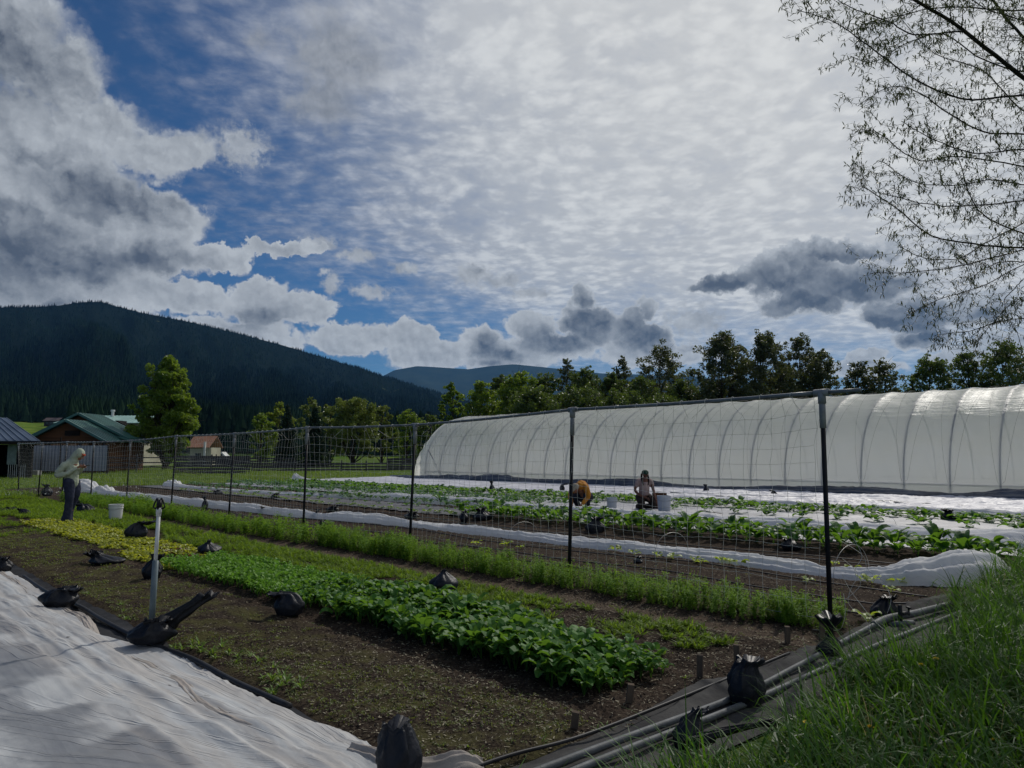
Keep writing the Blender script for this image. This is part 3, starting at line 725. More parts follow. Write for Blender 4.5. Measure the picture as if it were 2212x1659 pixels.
# ------------------------------------------------------------------ plastic tunnel
HN, HC, HW, HH, HZ = 29.3, 33.6, 4.3, 4.1, .12
def hoop_pt(th, t, off=0.):
    """th 0 = near foot, pi = far foot"""
    z = .35+ (HH-.35+off)*abs(math.sin(th))**.92; n = HC-(HW+off)*(1 if math.cos(th) > 0 else -1)*abs(math.cos(th))**.92
    return n, z+HZ
def tunnel():
    o0 = W(20, HC, 0)
    root = empty('plastic_tunnel', tuple(o0), label='long white plastic-covered hoop tunnel with dark ribs showing through', cat='greenhouse')
    t0, t1, sp = -2.9, 38.9, 1.52
    K = int((t1-t0)/sp)
    ts = [t1-k*sp for k in range(K+1)]
    # film
    nt, na = 560, 110
    tv = np.linspace(t0-.3, t1+1.35, nt); th = np.linspace(0, math.pi, na)
    T, A = np.meshgrid(tv, th, indexing='ij')
    ph = ((T-t1)/sp) % 1.
    k_ = np.floor((T-t1)/sp)
    sag = np.sin(ph*math.pi)**1.0*(.035+.03*vnoise(k_*3.3, A*2, 8))*np.sin(A)
    top = np.clip(np.sin(A), 0, 1)
    wr = (fbm(T*1.1, A*22, 31, 4)-.5)*.035*top**2+(fbm(T*.5+A*1.2, A*6-T*.7, 66, 3)-.5)*.06*top
    off = -sag+wr+.012*np.abs(np.cos(ph*math.pi))**14*4*.3
    endp = sstep(T, t1+.3, t1+1.35)          # the sheet is drawn in round the end hoop
    off = off-endp*.75*(.1+.9*np.sin(A))+endp*(fbm(T*5, A*9, 4, 3)-.5)*.25
    S_, C_ = np.abs(np.sin(A))**.92, np.sign(np.cos(A))*np.abs(np.cos(A))**.92
    z = .35*sstep(np.sin(A), 0, .02)+(HH-.35+off)*S_; n = HC-(HW+off)*C_
    z = z+HZ
    V = W(0, 0)[None]+np.stack([T*DX+n*NX, T*DY+n*NY, z], -1).reshape(-1, 3)-o0
    fm, b = newmat('tunnel_film')
    o_ = b.node('ShaderNodeOutputMaterial'); p = b.node('ShaderNodeBsdfPrincipled'); tr = b.node('ShaderNodeBsdfTranslucent'); tp = b.node('ShaderNodeBsdfTransparent')
    tc = b.node('ShaderNodeTexCoord'); ro = b.vm('ADD', tc.outputs['Object'], (0, 0, 0))
    x, y, z_ = b.sep(ro); tt = x*DX+y*DY; nn = x*NX+y*NY
    q = b.xyz(tt, nn, z_)
    dirt = b.noise(q, .9, 7, .65); sm_ = b.noise(b.vm('MULTIPLY', q, (1, 1, 3.)), .35, 3, .5)
    col = b.mix(b.ss(dirt, .5, .85)*.35, (.88, .88, .885), (.60, .57, .50))
    spots = b.ss(b.noise(q, 9., 2, .5), .76, .80)
    col = b.mix(spots*.5, col, (.3, .29, .26))
    b.put(p.inputs['Base Color'], col); b.put(tr.inputs[0], b.mix(b.ss(sm_, .35, .65), (.97, .97, .98), (.975, .965, .945)))
    p.inputs['Roughness'].default_value = .33; p.inputs['Specular IOR Level'].default_value = .5
    bn = b.node('ShaderNodeBump'); bn.inputs['Distance'].default_value = .05
    hi = b.noise(b.vm('MULTIPLY', q, (.55, 3., 9.)), 1.6, 5, .6)*b.ss(z_, 2.1, 3.1)+b.noise(q, 2.5, 3, .5)*.25
    bn.inputs['Strength'].default_value = .8; b.put(bn.inputs['Height'], hi); b.l.new(bn.outputs[0], p.inputs['Normal'])
    m1 = b.node('ShaderNodeMixShader'); m1.inputs[0].default_value = .72; b.l.new(p.outputs[0], m1.inputs[1]); b.l.new(tr.outputs[0], m1.inputs[2])
    m2_ = b.node('ShaderNodeMixShader'); m2_.inputs[0].default_value = .08; b.l.new(m1.outputs[0], m2_.inputs[1]); b.l.new(tp.outputs[0], m2_.inputs[2])
    b.l.new(m2_.outputs[0], o_.inputs[0])
    link('film', npmesh('film', V, gridF(nt, na), True), fm, root)
    # end walls
    for te, sgn in ((t1+.6, 1), (t0, -1)):
        mb = MB(); P_ = []
        for i in range(41):
            n_, z_ = hoop_pt(math.pi*i/40, te, -.05); P_.append(W(te, n_, z_)-o0); 
        Pn = np.array(P_); base = Pn.copy(); base[:, 2] = .02; Vv = np.concatenate([base, Pn])
        F_ = np.array([[i, i+1, 42+i, 41+i] for i in range(40)])
        mb.add(Vv, F_); mb.build('end_wall', fm, root)
    steel = mat('hoop_steel', (.09, .10, .13), (.05, .055, .08), rough=.5, metal=.3, scale=5)
    for t in ts:
        P_ = [W(t, *hoop_pt(math.pi*i/48, t, -.031))-o0 for i in range(49)]
        P_ = [P_[0]*[1, 1, 0]]+P_+[P_[-1]*[1, 1, 0]]
        MB().tube(np.array(P_), .028, 6).build('hoop', steel, root, True)
    for n_, z_ in ((HC, HH+HZ-.10), (HN+.06, .55), (2*HC-HN-.06, .55)):
        MB().tube([W(t0, n_, z_)-o0, W(t1, n_, z_)-o0], .02, 6).build('purlin', steel, root)
    for t in (t1, ):
        MB().tube([W(t1-.1, HN+.12, 1.9)-o0, W(t1-1.9, HN+.05, .1)-o0], .022, 6).build('brace', steel, root)
    cordm = mat('lacing_cord', (.30, .29, .27), rough=.8)
    for k, t in enumerate(ts):
        for sg, amp in ((1, .78), (-1, .6)):
            if k == 0 and sg > 0: continue
            pts = []
            for i in range(34):
                a = math.pi*.5*i/33; n_, z_ = hoop_pt(max(a, .03), t, .012)
                pts.append(W(t+sg*(.05+amp*(a/1.57)**(.9 if sg > 0 else .55)*1.0), n_, z_)-o0)
            MB().tube(np.array(pts), .0038, 3, cap=False).build('lacing_cord', cordm, root)
    # bunched near skirt of the sheet
    return root
tunnel()

def sheet(name, t0, t1, n0, n1, st, sn, hfun, m, smooth=True, under=.02):
    ts = np.arange(t0, t1+st, st); ns = np.arange(n0, n1+sn/2, sn)
    T, Nn = np.meshgrid(ts, ns, indexing='ij')
    P_ = onground(T, Nn); P_[..., 2] = P_[..., 2]+hfun(T, Nn)
    return link(name, npmesh(name, P_.reshape(-1, 3), gridF(len(ts), len(ns)), smooth), m)
def plasticmat(name, c1, c2, rough=.4, scale=2., bump=.01, trans=0., spec=.3, stretch=(1, 1, 1), bs=14):
    return mat(name, c1, c2, rough=rough, scale=scale, detail=7, bump=bump, bscale=bs, spec=spec, trans=trans, stretch=stretch)
silver = plasticmat('silver_plastic', (.56, .56, .60), (.36, .36, .42), rough=.5, scale=1.2, bump=.03, bs=5.)
def crink(T, Nn):
    big = fbm(T*.35, Nn*.9, 51, 3)-.5
    r1_ = 1-np.abs(fbm(T*1.1+Nn*.6, Nn*2.3, 52, 4)-.5)*4
    near = sstep(T, 26, 10)*.75+.25
    ed = sstep(Nn, 21.9, 22.2)
    return .03+ed*(big*.10+np.clip(r1_, 0, 1)*.09*near+(fbm(T*4, Nn*6, 53, 3)-.5)*.05*near)
o = sheet('plastic_mulch_sheet', 1.2, 42., 21.8, 29.2, .07, .07, crink, silver)
tag(o, 'wide crinkled silvery plastic sheet lying along the foot of the tunnel', 'ground sheet')
# dark folded plastic along the foot of the tunnel
def roll(name, path, m, label, cat, seed, K=None, M_=26, fold=1., group=None, step=.07):
    """a bunched strip of cloth: path of (t, n, width, height)"""
    P_ = np.array(path, float); L = np.abs(np.diff(P_[:, 0])).sum()+np.abs(np.diff(P_[:, 1])).sum()
    K = K or int(L/step); S = spline(P_, K)
    dt = np.gradient(S[:, 0]); dn = np.gradient(S[:, 1]); L_ = np.hypot(dt, dn)+1e-9; dt /= L_; dn /= L_
    arc = np.cumsum(L_); s = np.linspace(-1, 1, M_)
    A_, Sg = np.meshgrid(arc, s, indexing='ij')
    w_ = S[:, 2][:, None]; h_ = S[:, 3][:, None]
    drift = (fbm(A_*.7, A_*0+seed, seed, 3)-.5)*.25*fold
    prof = np.clip(1-np.abs(Sg)**2.2, 0, 1)**.6
    rid = np.abs(np.sin((Sg*(2.2+fbm(A_*.3, A_*0, seed+3, 2)*1.2)+fbm(A_*.35, Sg*.3, seed+9, 2)*1.6)*2.2))
    hh = h_*prof*(.50+.38*fbm(A_*1.1, Sg*1.1, seed+1, 3)*1.4)+h_*.24*fold*rid*prof+(fbm(A_*5, Sg*7, seed+5, 3)-.5)*.03*fold
    off = Sg*w_/2*(.85+.35*fbm(A_*.8, Sg*.3, seed+2, 3))+drift*.5
    t = S[:, 0][:, None]-dn[:, None]*off; n = S[:, 1][:, None]+dt[:, None]*off
    Q = onground(t, n); Q[..., 2] += np.maximum(hh, .0)+.012
    Q[:, 0, 2] = gz(Q[:, 0, 0], Q[:, 0, 1])-.01; Q[:, -1, 2] = gz(Q[:, -1, 0], Q[:, -1, 1])-.01
    o = link(name, npmesh(name, Q.reshape(-1, 3), gridF(K, M_), True), m); tag(o, label, cat, group); return o
darkp = plasticmat('dark_plastic', (.045, .05, .065), (.12, .13, .155), rough=.33, scale=.8, bump=.02)
roll('plastic_skirt', [(42, 28.9, .5, .12), (38, 28.7, .8, .2), (34, 28.6, .9, .28), (31, 28.4, 1., .34), (28, 28.6, .8, .2), (24, 28.9, .6, .3), (21.5, 28.7, .9, .3), (18.5, 28.8, .5, .12), (15, 28.7, .6, .2), (12, 28.6, .9, .32), (10, 28.4, 1.1, .28), (8, 28.7, .6, .16), (6.5, 28.6, 1.3, .34), (4.5, 28.5, 1.5, .4), (1, 28.6, 1., .3)], darkp,
     'dark folded plastic heaped along the foot of the white tunnel', 'plastic skirt', 61, fold=1.2, step=.1)
roll('plastic_fold', [(20., 23.6, .10, .05), (16, 23.9, .3, .08), (12, 23.3, .2, .07), (9, 24.2, .35, .09), (5, 23.4, .25, .08), (2, 23.8, .3, .08)], darkp, 'thin dark plastic fold running across the silvery sheet', 'plastic fold', 62, step=.12)

fleece = mat('row_cover_fleece', (.90, .90, .90), (.84, .84, .84), rough=.75, scale=1.5, detail=6, bump=.012, bscale=9, spec=.1, trans=.4)
GC = 'bunched white fleece row covers beyond the fence'
roll('row_cover', [(39.5, 9.6, .5, .3), (37.5, 9.1, 1.3, .5), (35.5, 8.9, 1.2, .42), (34.4, 8.9, .5, .15), (33, 8.85, .9, .36), (31.8, 8.9, .45, .15), (27, 8.85, .42, .18), (22, 8.95, .40, .2), (18, 9.15, .34, .18), (16.5, 9.25, .20, .14), (15.5, 9.4, .42, .22), (13, 9.75, .42, .15), (11, 9.95, .32, .13), (9, 10., .38, .13), (7.5, 10.0, .42, .15), (6, 9.95, .45, .13), (4.9, 9.85, .40, .15), (4.3, 9.9, .3, .10), (3.8, 9.98, .40, .16), (3.45, 10.25, .65, .27), (3.1, 10.7, .8, .34), (2.85, 11.1, .7, .3), (2.75, 11.5, .4, .12)], fleece,
     'nearest bunched white fleece row cover with a big heap at its right end', 'row cover', 71, group=GC)
roll('row_cover', [(39.5, 13.6, .6, .3), (38.2, 13.4, .8, .36), (36.8, 13.3, .4, .14), (32, 13.6, .3, .11), (27, 14.2, .35, .12), (23.5, 14.8, .35, .16), (21, 15.0, .6, .26), (18, 15.2, .6, .26), (15.5, 15.2, .4, .18), (12.5, 15.0, .55, .24), (10, 15., .6, .22), (7.5, 14.9, .8, .26), (5, 15.1, 1.1, .24), (2.6, 15.3, 1.3, .3), (.5, 15.4, 1., .2)], fleece,
     'second white fleece row cover, running just behind the tall leafy row', 'row cover', 72, group=GC)
roll('row_cover', [(41, 21.3, .5, .45), (39.5, 21.2, .6, .2), (34, 21.3, .4, .12), (26, 21.3, .5, .14), (20, 21.3, .45, .16), (14, 21.3, .5, .14), (8, 21.4, .5, .16), (2, 21.4, .6, .18)], fleece,
     'farthest white fleece row cover, a thin strip in front of the silvery sheet', 'row cover', 73, group=GC)
mulch = mat('white_mulch', (.34, .34, .37), (.20, .20, .23), rough=.5, scale=2.2, detail=8, bump=.015, bscale=7, spec=.4)
o = sheet('mulch_sheet', 1.6, 41., 16.3, 21.2, .12, .12, lambda T, n_: .03+(fbm(T*.9, n_*1.6, 81, 4)-.5)*.07, mulch); tag(o, 'white mulch sheet under the big-leaved plants where two people work', 'ground sheet')
o = sheet('mulch_sheet', .6, 16.5, 13.75, 16.1, .1, .1, lambda T, n_: .035+(fbm(T*.9, n_*2., 82, 4)-.5)*.09*sstep(T, 17, 10), mulch); tag(o, 'white mulch sheet with scattered seedlings right behind the tall leafy row', 'ground sheet')
net_ = None
fabm = plasticmat('weed_fabric', (.09, .09, .10), (.15, .15, .16), rough=.85, scale=1.5, bump=.008, bs=10, spec=.1)
o = sheet('weed_fabric', 14.5, 40., 12.1, 14.2, .12, .12, lambda T, n_: .022+(fbm(T*.8, n_*1.6, 83, 4)-.5)*.05, fabm); tag(o, 'grey weed fabric strip under the far half of the second row cover', 'ground sheet')

# white tarp at the lower left
def tarph(T, n_):
    fx = np.hypot(T-3.3, (n_-1.9)*1.0)
    ang = np.arctan2(n_-2.2, T-2.6)
    base = fbm(T*.4, n_*.4, 90, 2)*.035*sstep(n_, 2.1, .9)
    w_ = fbm(T*.35+n_*.3, n_*3.4+T*.55, 91, 4); rid = 1-np.abs(w_-.5)*5.0; rid = rid*sstep(n_, -4, 1)
    w2 = fbm(fx*.45, ang*22, 92, 4); rid2 = 1-np.abs(w2-.5)*5.2
    edge = sstep(n_, 1.0, 1.75)*(1-sstep(n_, 1.98, 2.12))
    e1 = 1-np.abs(fbm(T*.28, n_*6.5, 93, 4)-.5)*4.5
    m_ = sstep(fbm(T*.3, n_*.4, 97, 2), .38, .62)
    return .038+base+np.clip(rid, 0, 1)**2.*.002*(.35+.65*m_)+np.clip(rid2, 0, 1)**2.2*.008*(.25+.75*m_)*np.clip(1.3-fx*.13, .1, 1)+edge*np.clip(e1, 0, 1)**1.2*.025+(fbm(T*4, n_*6, 94, 2)-.5)*.004
def tarp():
    ts = np.concatenate([np.arange(.6, 9, .028), np.arange(9, 19, .07)]); s = np.linspace(0, 1, 330)**1.0
    T = ts[:, None]+0*s[None]
    edge = 2.10+.08*sstep(ts, 8.5, 11)+.20*sstep(ts, 7, 5.5)+(fbm(ts*.8, ts*0, 95, 3)-.5)*.12+.10*np.exp(-((ts-6.4)/.35)**2)-.10*np.exp(-((ts-7.5)/.6)**2)
    n_ = edge[:, None]*s[None]+(-5.4)*(1-s[None])
    n_ = edge[:, None]-(edge[:, None]+5.4)*(1-s[None])**1.35
    P_ = onground(T, n_); fade = sstep(edge[:, None]-n_, 0, .06)
    P_[..., 2] += tarph(T, n_)*(.25+.75*fade)
    m, b = newmat('tarp_fleece')
    o_ = b.node('ShaderNodeOutputMaterial'); p = b.node('ShaderNodeBsdfPrincipled'); tr = b.node('ShaderNodeBsdfTranslucent'); tc = b.node('ShaderNodeTexCoord')
    x, y, z_ = b.sep(tc.outputs['Object']); tt = x*DX+y*DY; nn = x*NX+y*NY; q = b.xyz(tt, nn, 0.)
    w_ = b.noise(q, 1.2, 6, .6); st = b.noise(b.vm('MULTIPLY', q, (.5, 3., 1)), 2.2, 7, .65)
    edgef = b.ss(nn+(w_-.5)*.9, 1.15, 1.7)
    col = b.mix(b.ss(w_, .3, .7), (.47, .485, .495), (.55, .565, .575))
    col = b.mix(b.ss(st, .60, .78)*.35, col, (.33, .30, .26))
    thin = b.ss(nn+(w_-.5)*1.1, .75, 1.05)*(1.-b.ss(nn+(w_-.5)*.3, 1.45, 1.65))*b.ss(b.noise(q, .8, 3, .5), .44, .52)
    col = b.mix(thin*.8, col, (.20, .205, .22))
    col = b.mix(edgef*b.ss(st, .35, .6)*.4, col, (.36, .30, .25))
    speck = b.ss(b.noise(b.vm('MULTIPLY', q, (1, 2.2, 1)), 7., 2, .4), .755, .785)
    col = b.mix(speck*.8, col, (.09, .08, .07))
    b.put(p.inputs['Base Color'], col); b.put(p.inputs['Roughness'], b.fmix(thin, .7, .35)); b.put(tr.inputs[0], col)
    bn = b.node('ShaderNodeBump'); bn.inputs['Distance'].default_value = .008; bn.inputs['Strength'].default_value = .8
    cr = b.m('ABSOLUTE', b.noise(b.xyz(b.m('SQRT', (tt-2.6)*(tt-2.6)+(nn-2.2)*(nn-2.2))*.30, b.m('ARCTAN2', nn-2.2, tt-2.6)*24., 0.), 1.1, 3, .5)-.5)
    cr2 = b.m('ABSOLUTE', b.noise(b.vm('MULTIPLY', q, (.2, 3.4, 1)), 1.3, 3, .5)-.5)
    b.put(bn.inputs['Height'], (b.m('MINIMUM', cr, .030)*-26.)*b.ss(w_, .35, .6)+(b.m('MINIMUM', cr2, .09)*-3.)+b.noise(b.vm('MULTIPLY', q, (.5, 2.4, 1)), 2., 3, .5)*.5); b.l.new(bn.outputs[0], p.inputs['Normal'])
    mx = b.node('ShaderNodeMixShader'); mx.inputs[0].default_value = .15; b.l.new(p.outputs[0], mx.inputs[1]); b.l.new(tr.outputs[0], mx.inputs[2]); b.l.new(mx.outputs[0], o_.inputs[0])
    o = link('row_cover_tarp', npmesh('row_cover_tarp', P_.reshape(-1, 3), gridF(len(ts), 330), True), m)
    tag(o, 'large pale wrinkled fleece tarp covering the ground at the lower left', 'tarp')
    blk = plasticmat('black_weed_fabric', (.022, .023, .026), (.045, .046, .05), rough=.85, scale=3., bump=.006, spec=.05)
    o = sheet('edge_fabric', .9, 19, 1.6, 2.32, .05, .04, lambda T, n_: .012+(fbm(T*2, n_*3, 96, 3)-.5)*.035*sstep(n_, 2.32, 2.25), blk)
    tag(o, 'black weed fabric strip showing along the edge of the pale tarp', 'weed fabric')
    roll('edge_fold', [(19, 2.02, .10, .03), (12, 2.05, .12, .04), (9.5, 1.98, .09, .03), (8.2, 2.05, .13, .05), (7.0, 1.92, .10, .03), (6.4, 1.96, .10, .03), (5.6, 2.02, .14, .045), (4.6, 1.92, .13, .05), (3.6, 2.0, .12, .04), (2.9, 2.0, .2, .06), (2.5, 2.0, .3, .14), (2.25, 2.06, .2, .05)],
         mat('dirty_fleece', (.46, .41, .37), (.34, .31, .28), rough=.7, scale=3., detail=7, bump=.01, trans=.15), 'dirty brownish rolled hem of the pale tarp', 'tarp hem', 98, fold=.5, step=.02, M_=36)
tarp()
roll('tarp_end', [(3.5, 2.16, .12, .05), (3.2, 2.24, .18, .05), (3.0, 2.34, .20, .07), (2.92, 2.46, .14, .08), (2.88, 2.54, .06, .03)], MATS['dirty_fleece'], 'crumpled beige end of the tarp poking out right of the biggest black bag', 'tarp end', 99, fold=1., step=.02, M_=30)
gpipe_late = [(11.5, 2.2, .03), (10, 2.14, .04), (8.8, 2.18, .04), (7.8, 2.12, .05), (7.2, 2.16, .04), (6.6, 2.2, .04), (5.9, 2.26, .04), (5.2, 2.27, .04), (4.4, 2.29, .03)]

# landscape fabric with pipes across the row ends
blk2 = plasticmat('dusty_fabric', (.085, .083, .08), (.045, .044, .045), rough=.9, scale=3.2, bump=.008, bs=20, spec=.05)
def fabh(T, n_): return .02+(fbm(T*2.5, n_*1.1, 101, 4)-.5)*.05+.03*np.exp(-((T-2.76-.03*np.sin(n_*1.1))/.04)**2)
ts = np.arange(2.2, 2.88, .03); ns = np.arange(-1., 14.6, .06)
o = link('path_fabric', (lambda T, Nn: npmesh('path_fabric', (lambda P_: (P_.__setitem__((..., 2), P_[..., 2]+fabh(T, Nn)), P_)[1])(onground(T+.05*np.sin(Nn*1.7)*(T > 2.7), Nn)).reshape(-1, 3), gridF(len(ts), len(ns)), True))(*np.meshgrid(ts, ns, indexing='ij')), blk2)
tag(o, 'dusty grey weed fabric strip across the row ends at the edge of the grass', 'weed fabric')
pvc = mat('grey_pipe', (.13, .14, .15), (.08, .085, .09), rough=.6, scale=12, spec=.2, bump=.002)
def gpipe(name, pts, r, m, label, cat, group=None, k=8, n=60):
    P_ = spline(np.array([onground(t, n_, z) for t, n_, z in pts]), n)
    o = MB().tube(P_, r, k).build(name, m, None, True); tag(o, label, cat, group); return o
GP = 'grey water pipes lying on the row-end fabric'
gpipe('water_pipe', [(2.70, -1, .05), (2.68, 1.5, .05), (2.63, 2.9, .06), (2.58, 4.4, .05), (2.60, 5.3, .05), (2.70, 6.5, .05), (2.72, 7.1, .06)], .021, pvc, 'upper of the two grey pipes, closer to the beds', 'pipe', GP)
gpipe('water_pipe', [(2.58, -1, .05), (2.55, 1.5, .05), (2.52, 3.0, .05), (2.48, 4.4, .05), (2.44, 6.2, .05), (2.40, 8.2, .05), (2.36, 10., .05)], .021, pvc, 'lower of the two grey pipes, closer to the grass', 'pipe', GP)
blackh = mat('black_hose', (.02, .02, .022), (.035, .035, .038), rough=.45, scale=9)
gpipe('layflat_hose', [(2.72, 7.05, .06), (2.70, 7.35, .07), (2.62, 7.7, .08), (2.60, 8.1, .08), (2.56, 8.8, .05)], .035, pvc, 'fat grey hose bending round beyond the nearest fence post', 'hose')
gpipe('irrigation_hose', [(2.86, -1, .04), (2.88, 1.5, .04), (2.87, 2.6, .04), (2.80, 3.4, .05), (2.80, 5.6, .04)], .011, blackh, 'thin black hose on the inner edge of the row-end fabric', 'hose')
gpipe('black_hose', gpipe_late, .022, blackh, 'black hose lying along the edge of the pale tarp', 'hose')
# valve assembly
def valve():
    p = onground(2.60, 7.35); root = empty('pipe_valve', tuple(p), label='small black valve with a handle on the pipe behind the nearest fence post', cat='valve')
    MB().tube([(0, 0, .03), (0, 0, .2)], .02, 8).tube([(0, 0, .12), (.1, .04, .12)], .018, 8).build('valve_body', blackh, root, True)
    MB().box((.0, 0, .215), (.11, .018, .015)).box((.1, .04, .17), (.02, .06, .014)).tube([(.1, .04, .1), (.1, .04, .17)], .009, 6).build('handle', blackh, root)
    MB().tube([(-.1, -.03, .03), (.03, 0, .035), (.14, .05, .03)], [.026, .032, .026], 8).build('fitting', pvc, root, True)
valve()
# drip lines
GD = 'black drip lines in the soil beyond the fence'
dl = [(7.75, 2.9, 22, 'drip line nearest the fence'), (8.25, 2.9, 26, 'drip line second from the fence'), (9.1, 2.9, 26, 'drip line just in front of the nearest row cover'), (11.0, 3.2, 30, 'drip line just behind the nearest row cover'), (11.45, 3.2, 34, 'drip line in front of the tall leafy row'), (13.5, 3.4, 26, 'drip line behind the tall leafy row')]
for n_, a_, b2, lb in dl:
    gpipe('drip_line', [(t, n_+.12*math.sin(t*.9+n_)+.05*math.sin(t*2.3), .022) for t in np.linspace(a_, b2, 16)], .009, blackh, 'thin black '+lb, 'hose', GD, k=5, n=120)

# ------------------------------------------------------------------ trellis fence
FN = 6.95
pu = [((1775, 848), 1795, 6.75), ((1237, 885), 1229, 0), ((897, 918), 884, 0), ((664, 924), 654, 0), ((507, 937), 493, 0), ((381, 942), 369, 0), ((282, 952), 272, 0), ((203, 955), 195, 0), ((145, 955), 133, 0), ((92, 957), 82, 0), ((40, 958), 40, 0)]
basev = [1366, 1255, 1195, 1165, 1130, 1103, 1095, 1090, 1080, 1078, 1070]
def fence():
    black = mat('post_black', (.014, .014, .016), (.022, .022, .026), rough=.5, scale=8); grey = mat('post_grey', (.30, .31, .32), (.20, .205, .215), rough=.45, scale=9, bump=.002)
    galv = mat('rail_grey', (.22, .235, .245), (.13, .14, .155), rough=.4, scale=7)
    net = mat('net_twine', (.78, .77, .73), (.62, .61, .57), rough=.7, scale=20, trans=.35)
    root = empty('trellis_fence', tuple(W(12, FN)), label='tall netting trellis fence on black posts with a pipe rail on top', cat='fence'); o0 = np.array(W(12, FN))
    tops = []; bases = []
    for ((ut, vt), ub, _), vb in zip(pu, basev):
        h = vb-vt; Y = FPX*2.15/h; Y = Y if h > 200 else FPX*2.15/h
        B = PD(ub, vb, Y); T_ = PD(ut, vt, Y); bases.append(np.array([B[0], B[1], B[2]])); tops.append(np.array([T_[0], T_[1], T_[2]]))
    # every post stands on the ground; the far ones are nudged so that the run stays straight
    for i in range(len(tops)):
        b_, t_ = bases[i], tops[i]; t_[1] = b_[1]
        gzv = float(gz(b_[0], b_[1])); b_[2] = gzv-.05
        p = empty('post', tuple(b_-o0)); p.parent = root
        d = t_-b_; L = np.linalg.norm(d); d0 = d/L
        sleeve = .29
        r = .0225
        MB().tube([(0, 0, 0), d0*(L-sleeve)], r, 8).build('stake', black, p, True)
        MB().tube([d0*(L-sleeve-.03), d0*(L-.05)], r+.006, 10).build('sleeve_pipe', grey, p, True)
        # tee fitting
        a = tops[i+1]-t_ if i < len(tops)-1 else t_-tops[i-1]; a = a/np.linalg.norm(a)
        MB().tube([d-a*.07, d+a*.07], .032, 12).tube([d-d0*.1, d], .035, 12).build('tee_fitting', grey, p, True)
    # rail
    for i in range(len(tops)-1):
        a, c = tops[i]-o0, tops[i+1]-o0; u_ = (c-a)/np.linalg.norm(c-a)
        mid_ = (a+c)/2-np.array([0, 0, .012])
        MB().tube(spline([a+u_*.06, mid_, c-u_*.06], 9), .019, 8).build('rail', galv, root, True)
    a, c = tops[0]-o0, tops[1]-o0; u_ = (a-c)/np.linalg.norm(c-a)
    MB().tube([a+u_*.06, a+u_*.36], .017, 8).build('rail', galv, root, True)
    # netting
    r_ = np.random.RandomState(3)
    B_ = np.array(bases)-o0; T_ = np.array(tops)-o0; B_[:, 2] += .05
    seg = np.concatenate([[0], np.cumsum(np.linalg.norm(np.diff(B_, axis=0), axis=1))])
    L = seg[-1]; nc = int(L/.15); rows = 13
    sv_ = np.linspace(.08, L-.05, nc)
    P_ = np.zeros((nc, rows, 3))
    for j in range(rows):
        h = .14+j*.152
        f = h/2.1
        sl = .10*fbm(sv_*.35, sv_*0+j*.15, 5, 3)*1.0
        ss_ = sv_+(fbm(sv_*1.3, sv_*0+j*.45, 6, 3)-.5)*.10
        hh = h+(fbm(sv_*.9, sv_*0+j*.12, 7, 3)-.5)*.13-.05*np.sin(np.pi*np.interp(sv_, seg, np.arange(len(seg))) % np.pi)*f
        for d in range(3):
            bb = np.interp(ss_, seg, B_[:, d]); tt_ = np.interp(ss_, seg, T_[:, d]); P_[:, j, d] = bb+(tt_-bb)*(hh/2.15)
        P_[:, j, :2] += ((fbm(sv_*.8, sv_*0+j*.3, 8, 3)-.5)*.16)[:, None]*np.array([NX, NY])
    V = []; F = []; n = 0
    def strand(Q, rad):
        nonlocal n
        v_, f_, _ = tube_arrays(Q, rad, 3); V.append(v_); F.append(f_+n); n += len(v_)
    for j in range(rows):
        q = P_[:, j]; q2 = np.repeat(q, 2, axis=0)[:-1]; q2[1::2] = (q[:-1]+q[1:])/2; q2[1::2, 2] -= .006*r_.rand(len(q)-1)
        strand(q2, .0018)
    for i in range(nc):
        q = list(P_[i])
        tp = np.array([np.interp(sv_[i]+r_.randn()*.05, seg, T_[:, d]) for d in range(3)])-np.array([0, 0, .02])
        miss = fbm(np.array([i*.21]), np.array([0.]), 77, 2)[0]
        q.append(tp if r_.rand() < .75 else q[-1]+np.array([r_.randn()*.05, 0, .07]))
        strand(np.array(q), .0018)
        for j in range(rows): # knots
            if i < nc*.62:
                c = P_[i, j]; k = .0052
                V.append(c+np.array([[k, 0, 0], [0, k, 0], [-k, 0, 0], [0, -k, 0], [0, 0, k], [0, 0, -k]]))
                F.append(np.array([[0, 1, 4, 4], [1, 2, 4, 4], [2, 3, 4, 4], [3, 0, 4, 4], [1, 0, 5, 5], [2, 1, 5, 5], [3, 2, 5, 5], [0, 3, 5, 5]])+n); n += 6
    Fa = np.concatenate(F); tri = Fa[:, 2] == Fa[:, 3]
    link('netting', npmesh('netting', np.concatenate(V), [Fa[~tri], Fa[tri][:, :3]]), net, root)
    # knotted twine on the rail
    tb = MB()
    for s_ in np.arange(.3, L, .33):
        c = np.array([np.interp(s_, seg, T_[:, d]) for d in range(3)])+[0, 0, -.005]
        a = r_.rand(8)*.004; ph = np.linspace(0, 6.5, 8)
        dirn = (T_[1]-T_[0])/np.linalg.norm(T_[1]-T_[0])
        tb.tube(np.stack([c[0]+dirn[0]*.02*np.linspace(0, 1, 8)+NX*.024*np.cos(ph), c[1]+dirn[1]*.02*np.linspace(0, 1, 8)+NY*.024*np.cos(ph), c[2]+.024*np.sin(ph)], 1), .004, 4)
        if r_.rand() < .5: tb.tube(spline([c, c+[r_.randn()*.04, r_.randn()*.04, -.06], c+[r_.randn()*.09, 0, -.1-.1*r_.rand()]], 5), .002, 3)
    tb.build('ties', net, root)
    # loose twine hanging at the near post
    mb = MB(); p0 = B_[0]
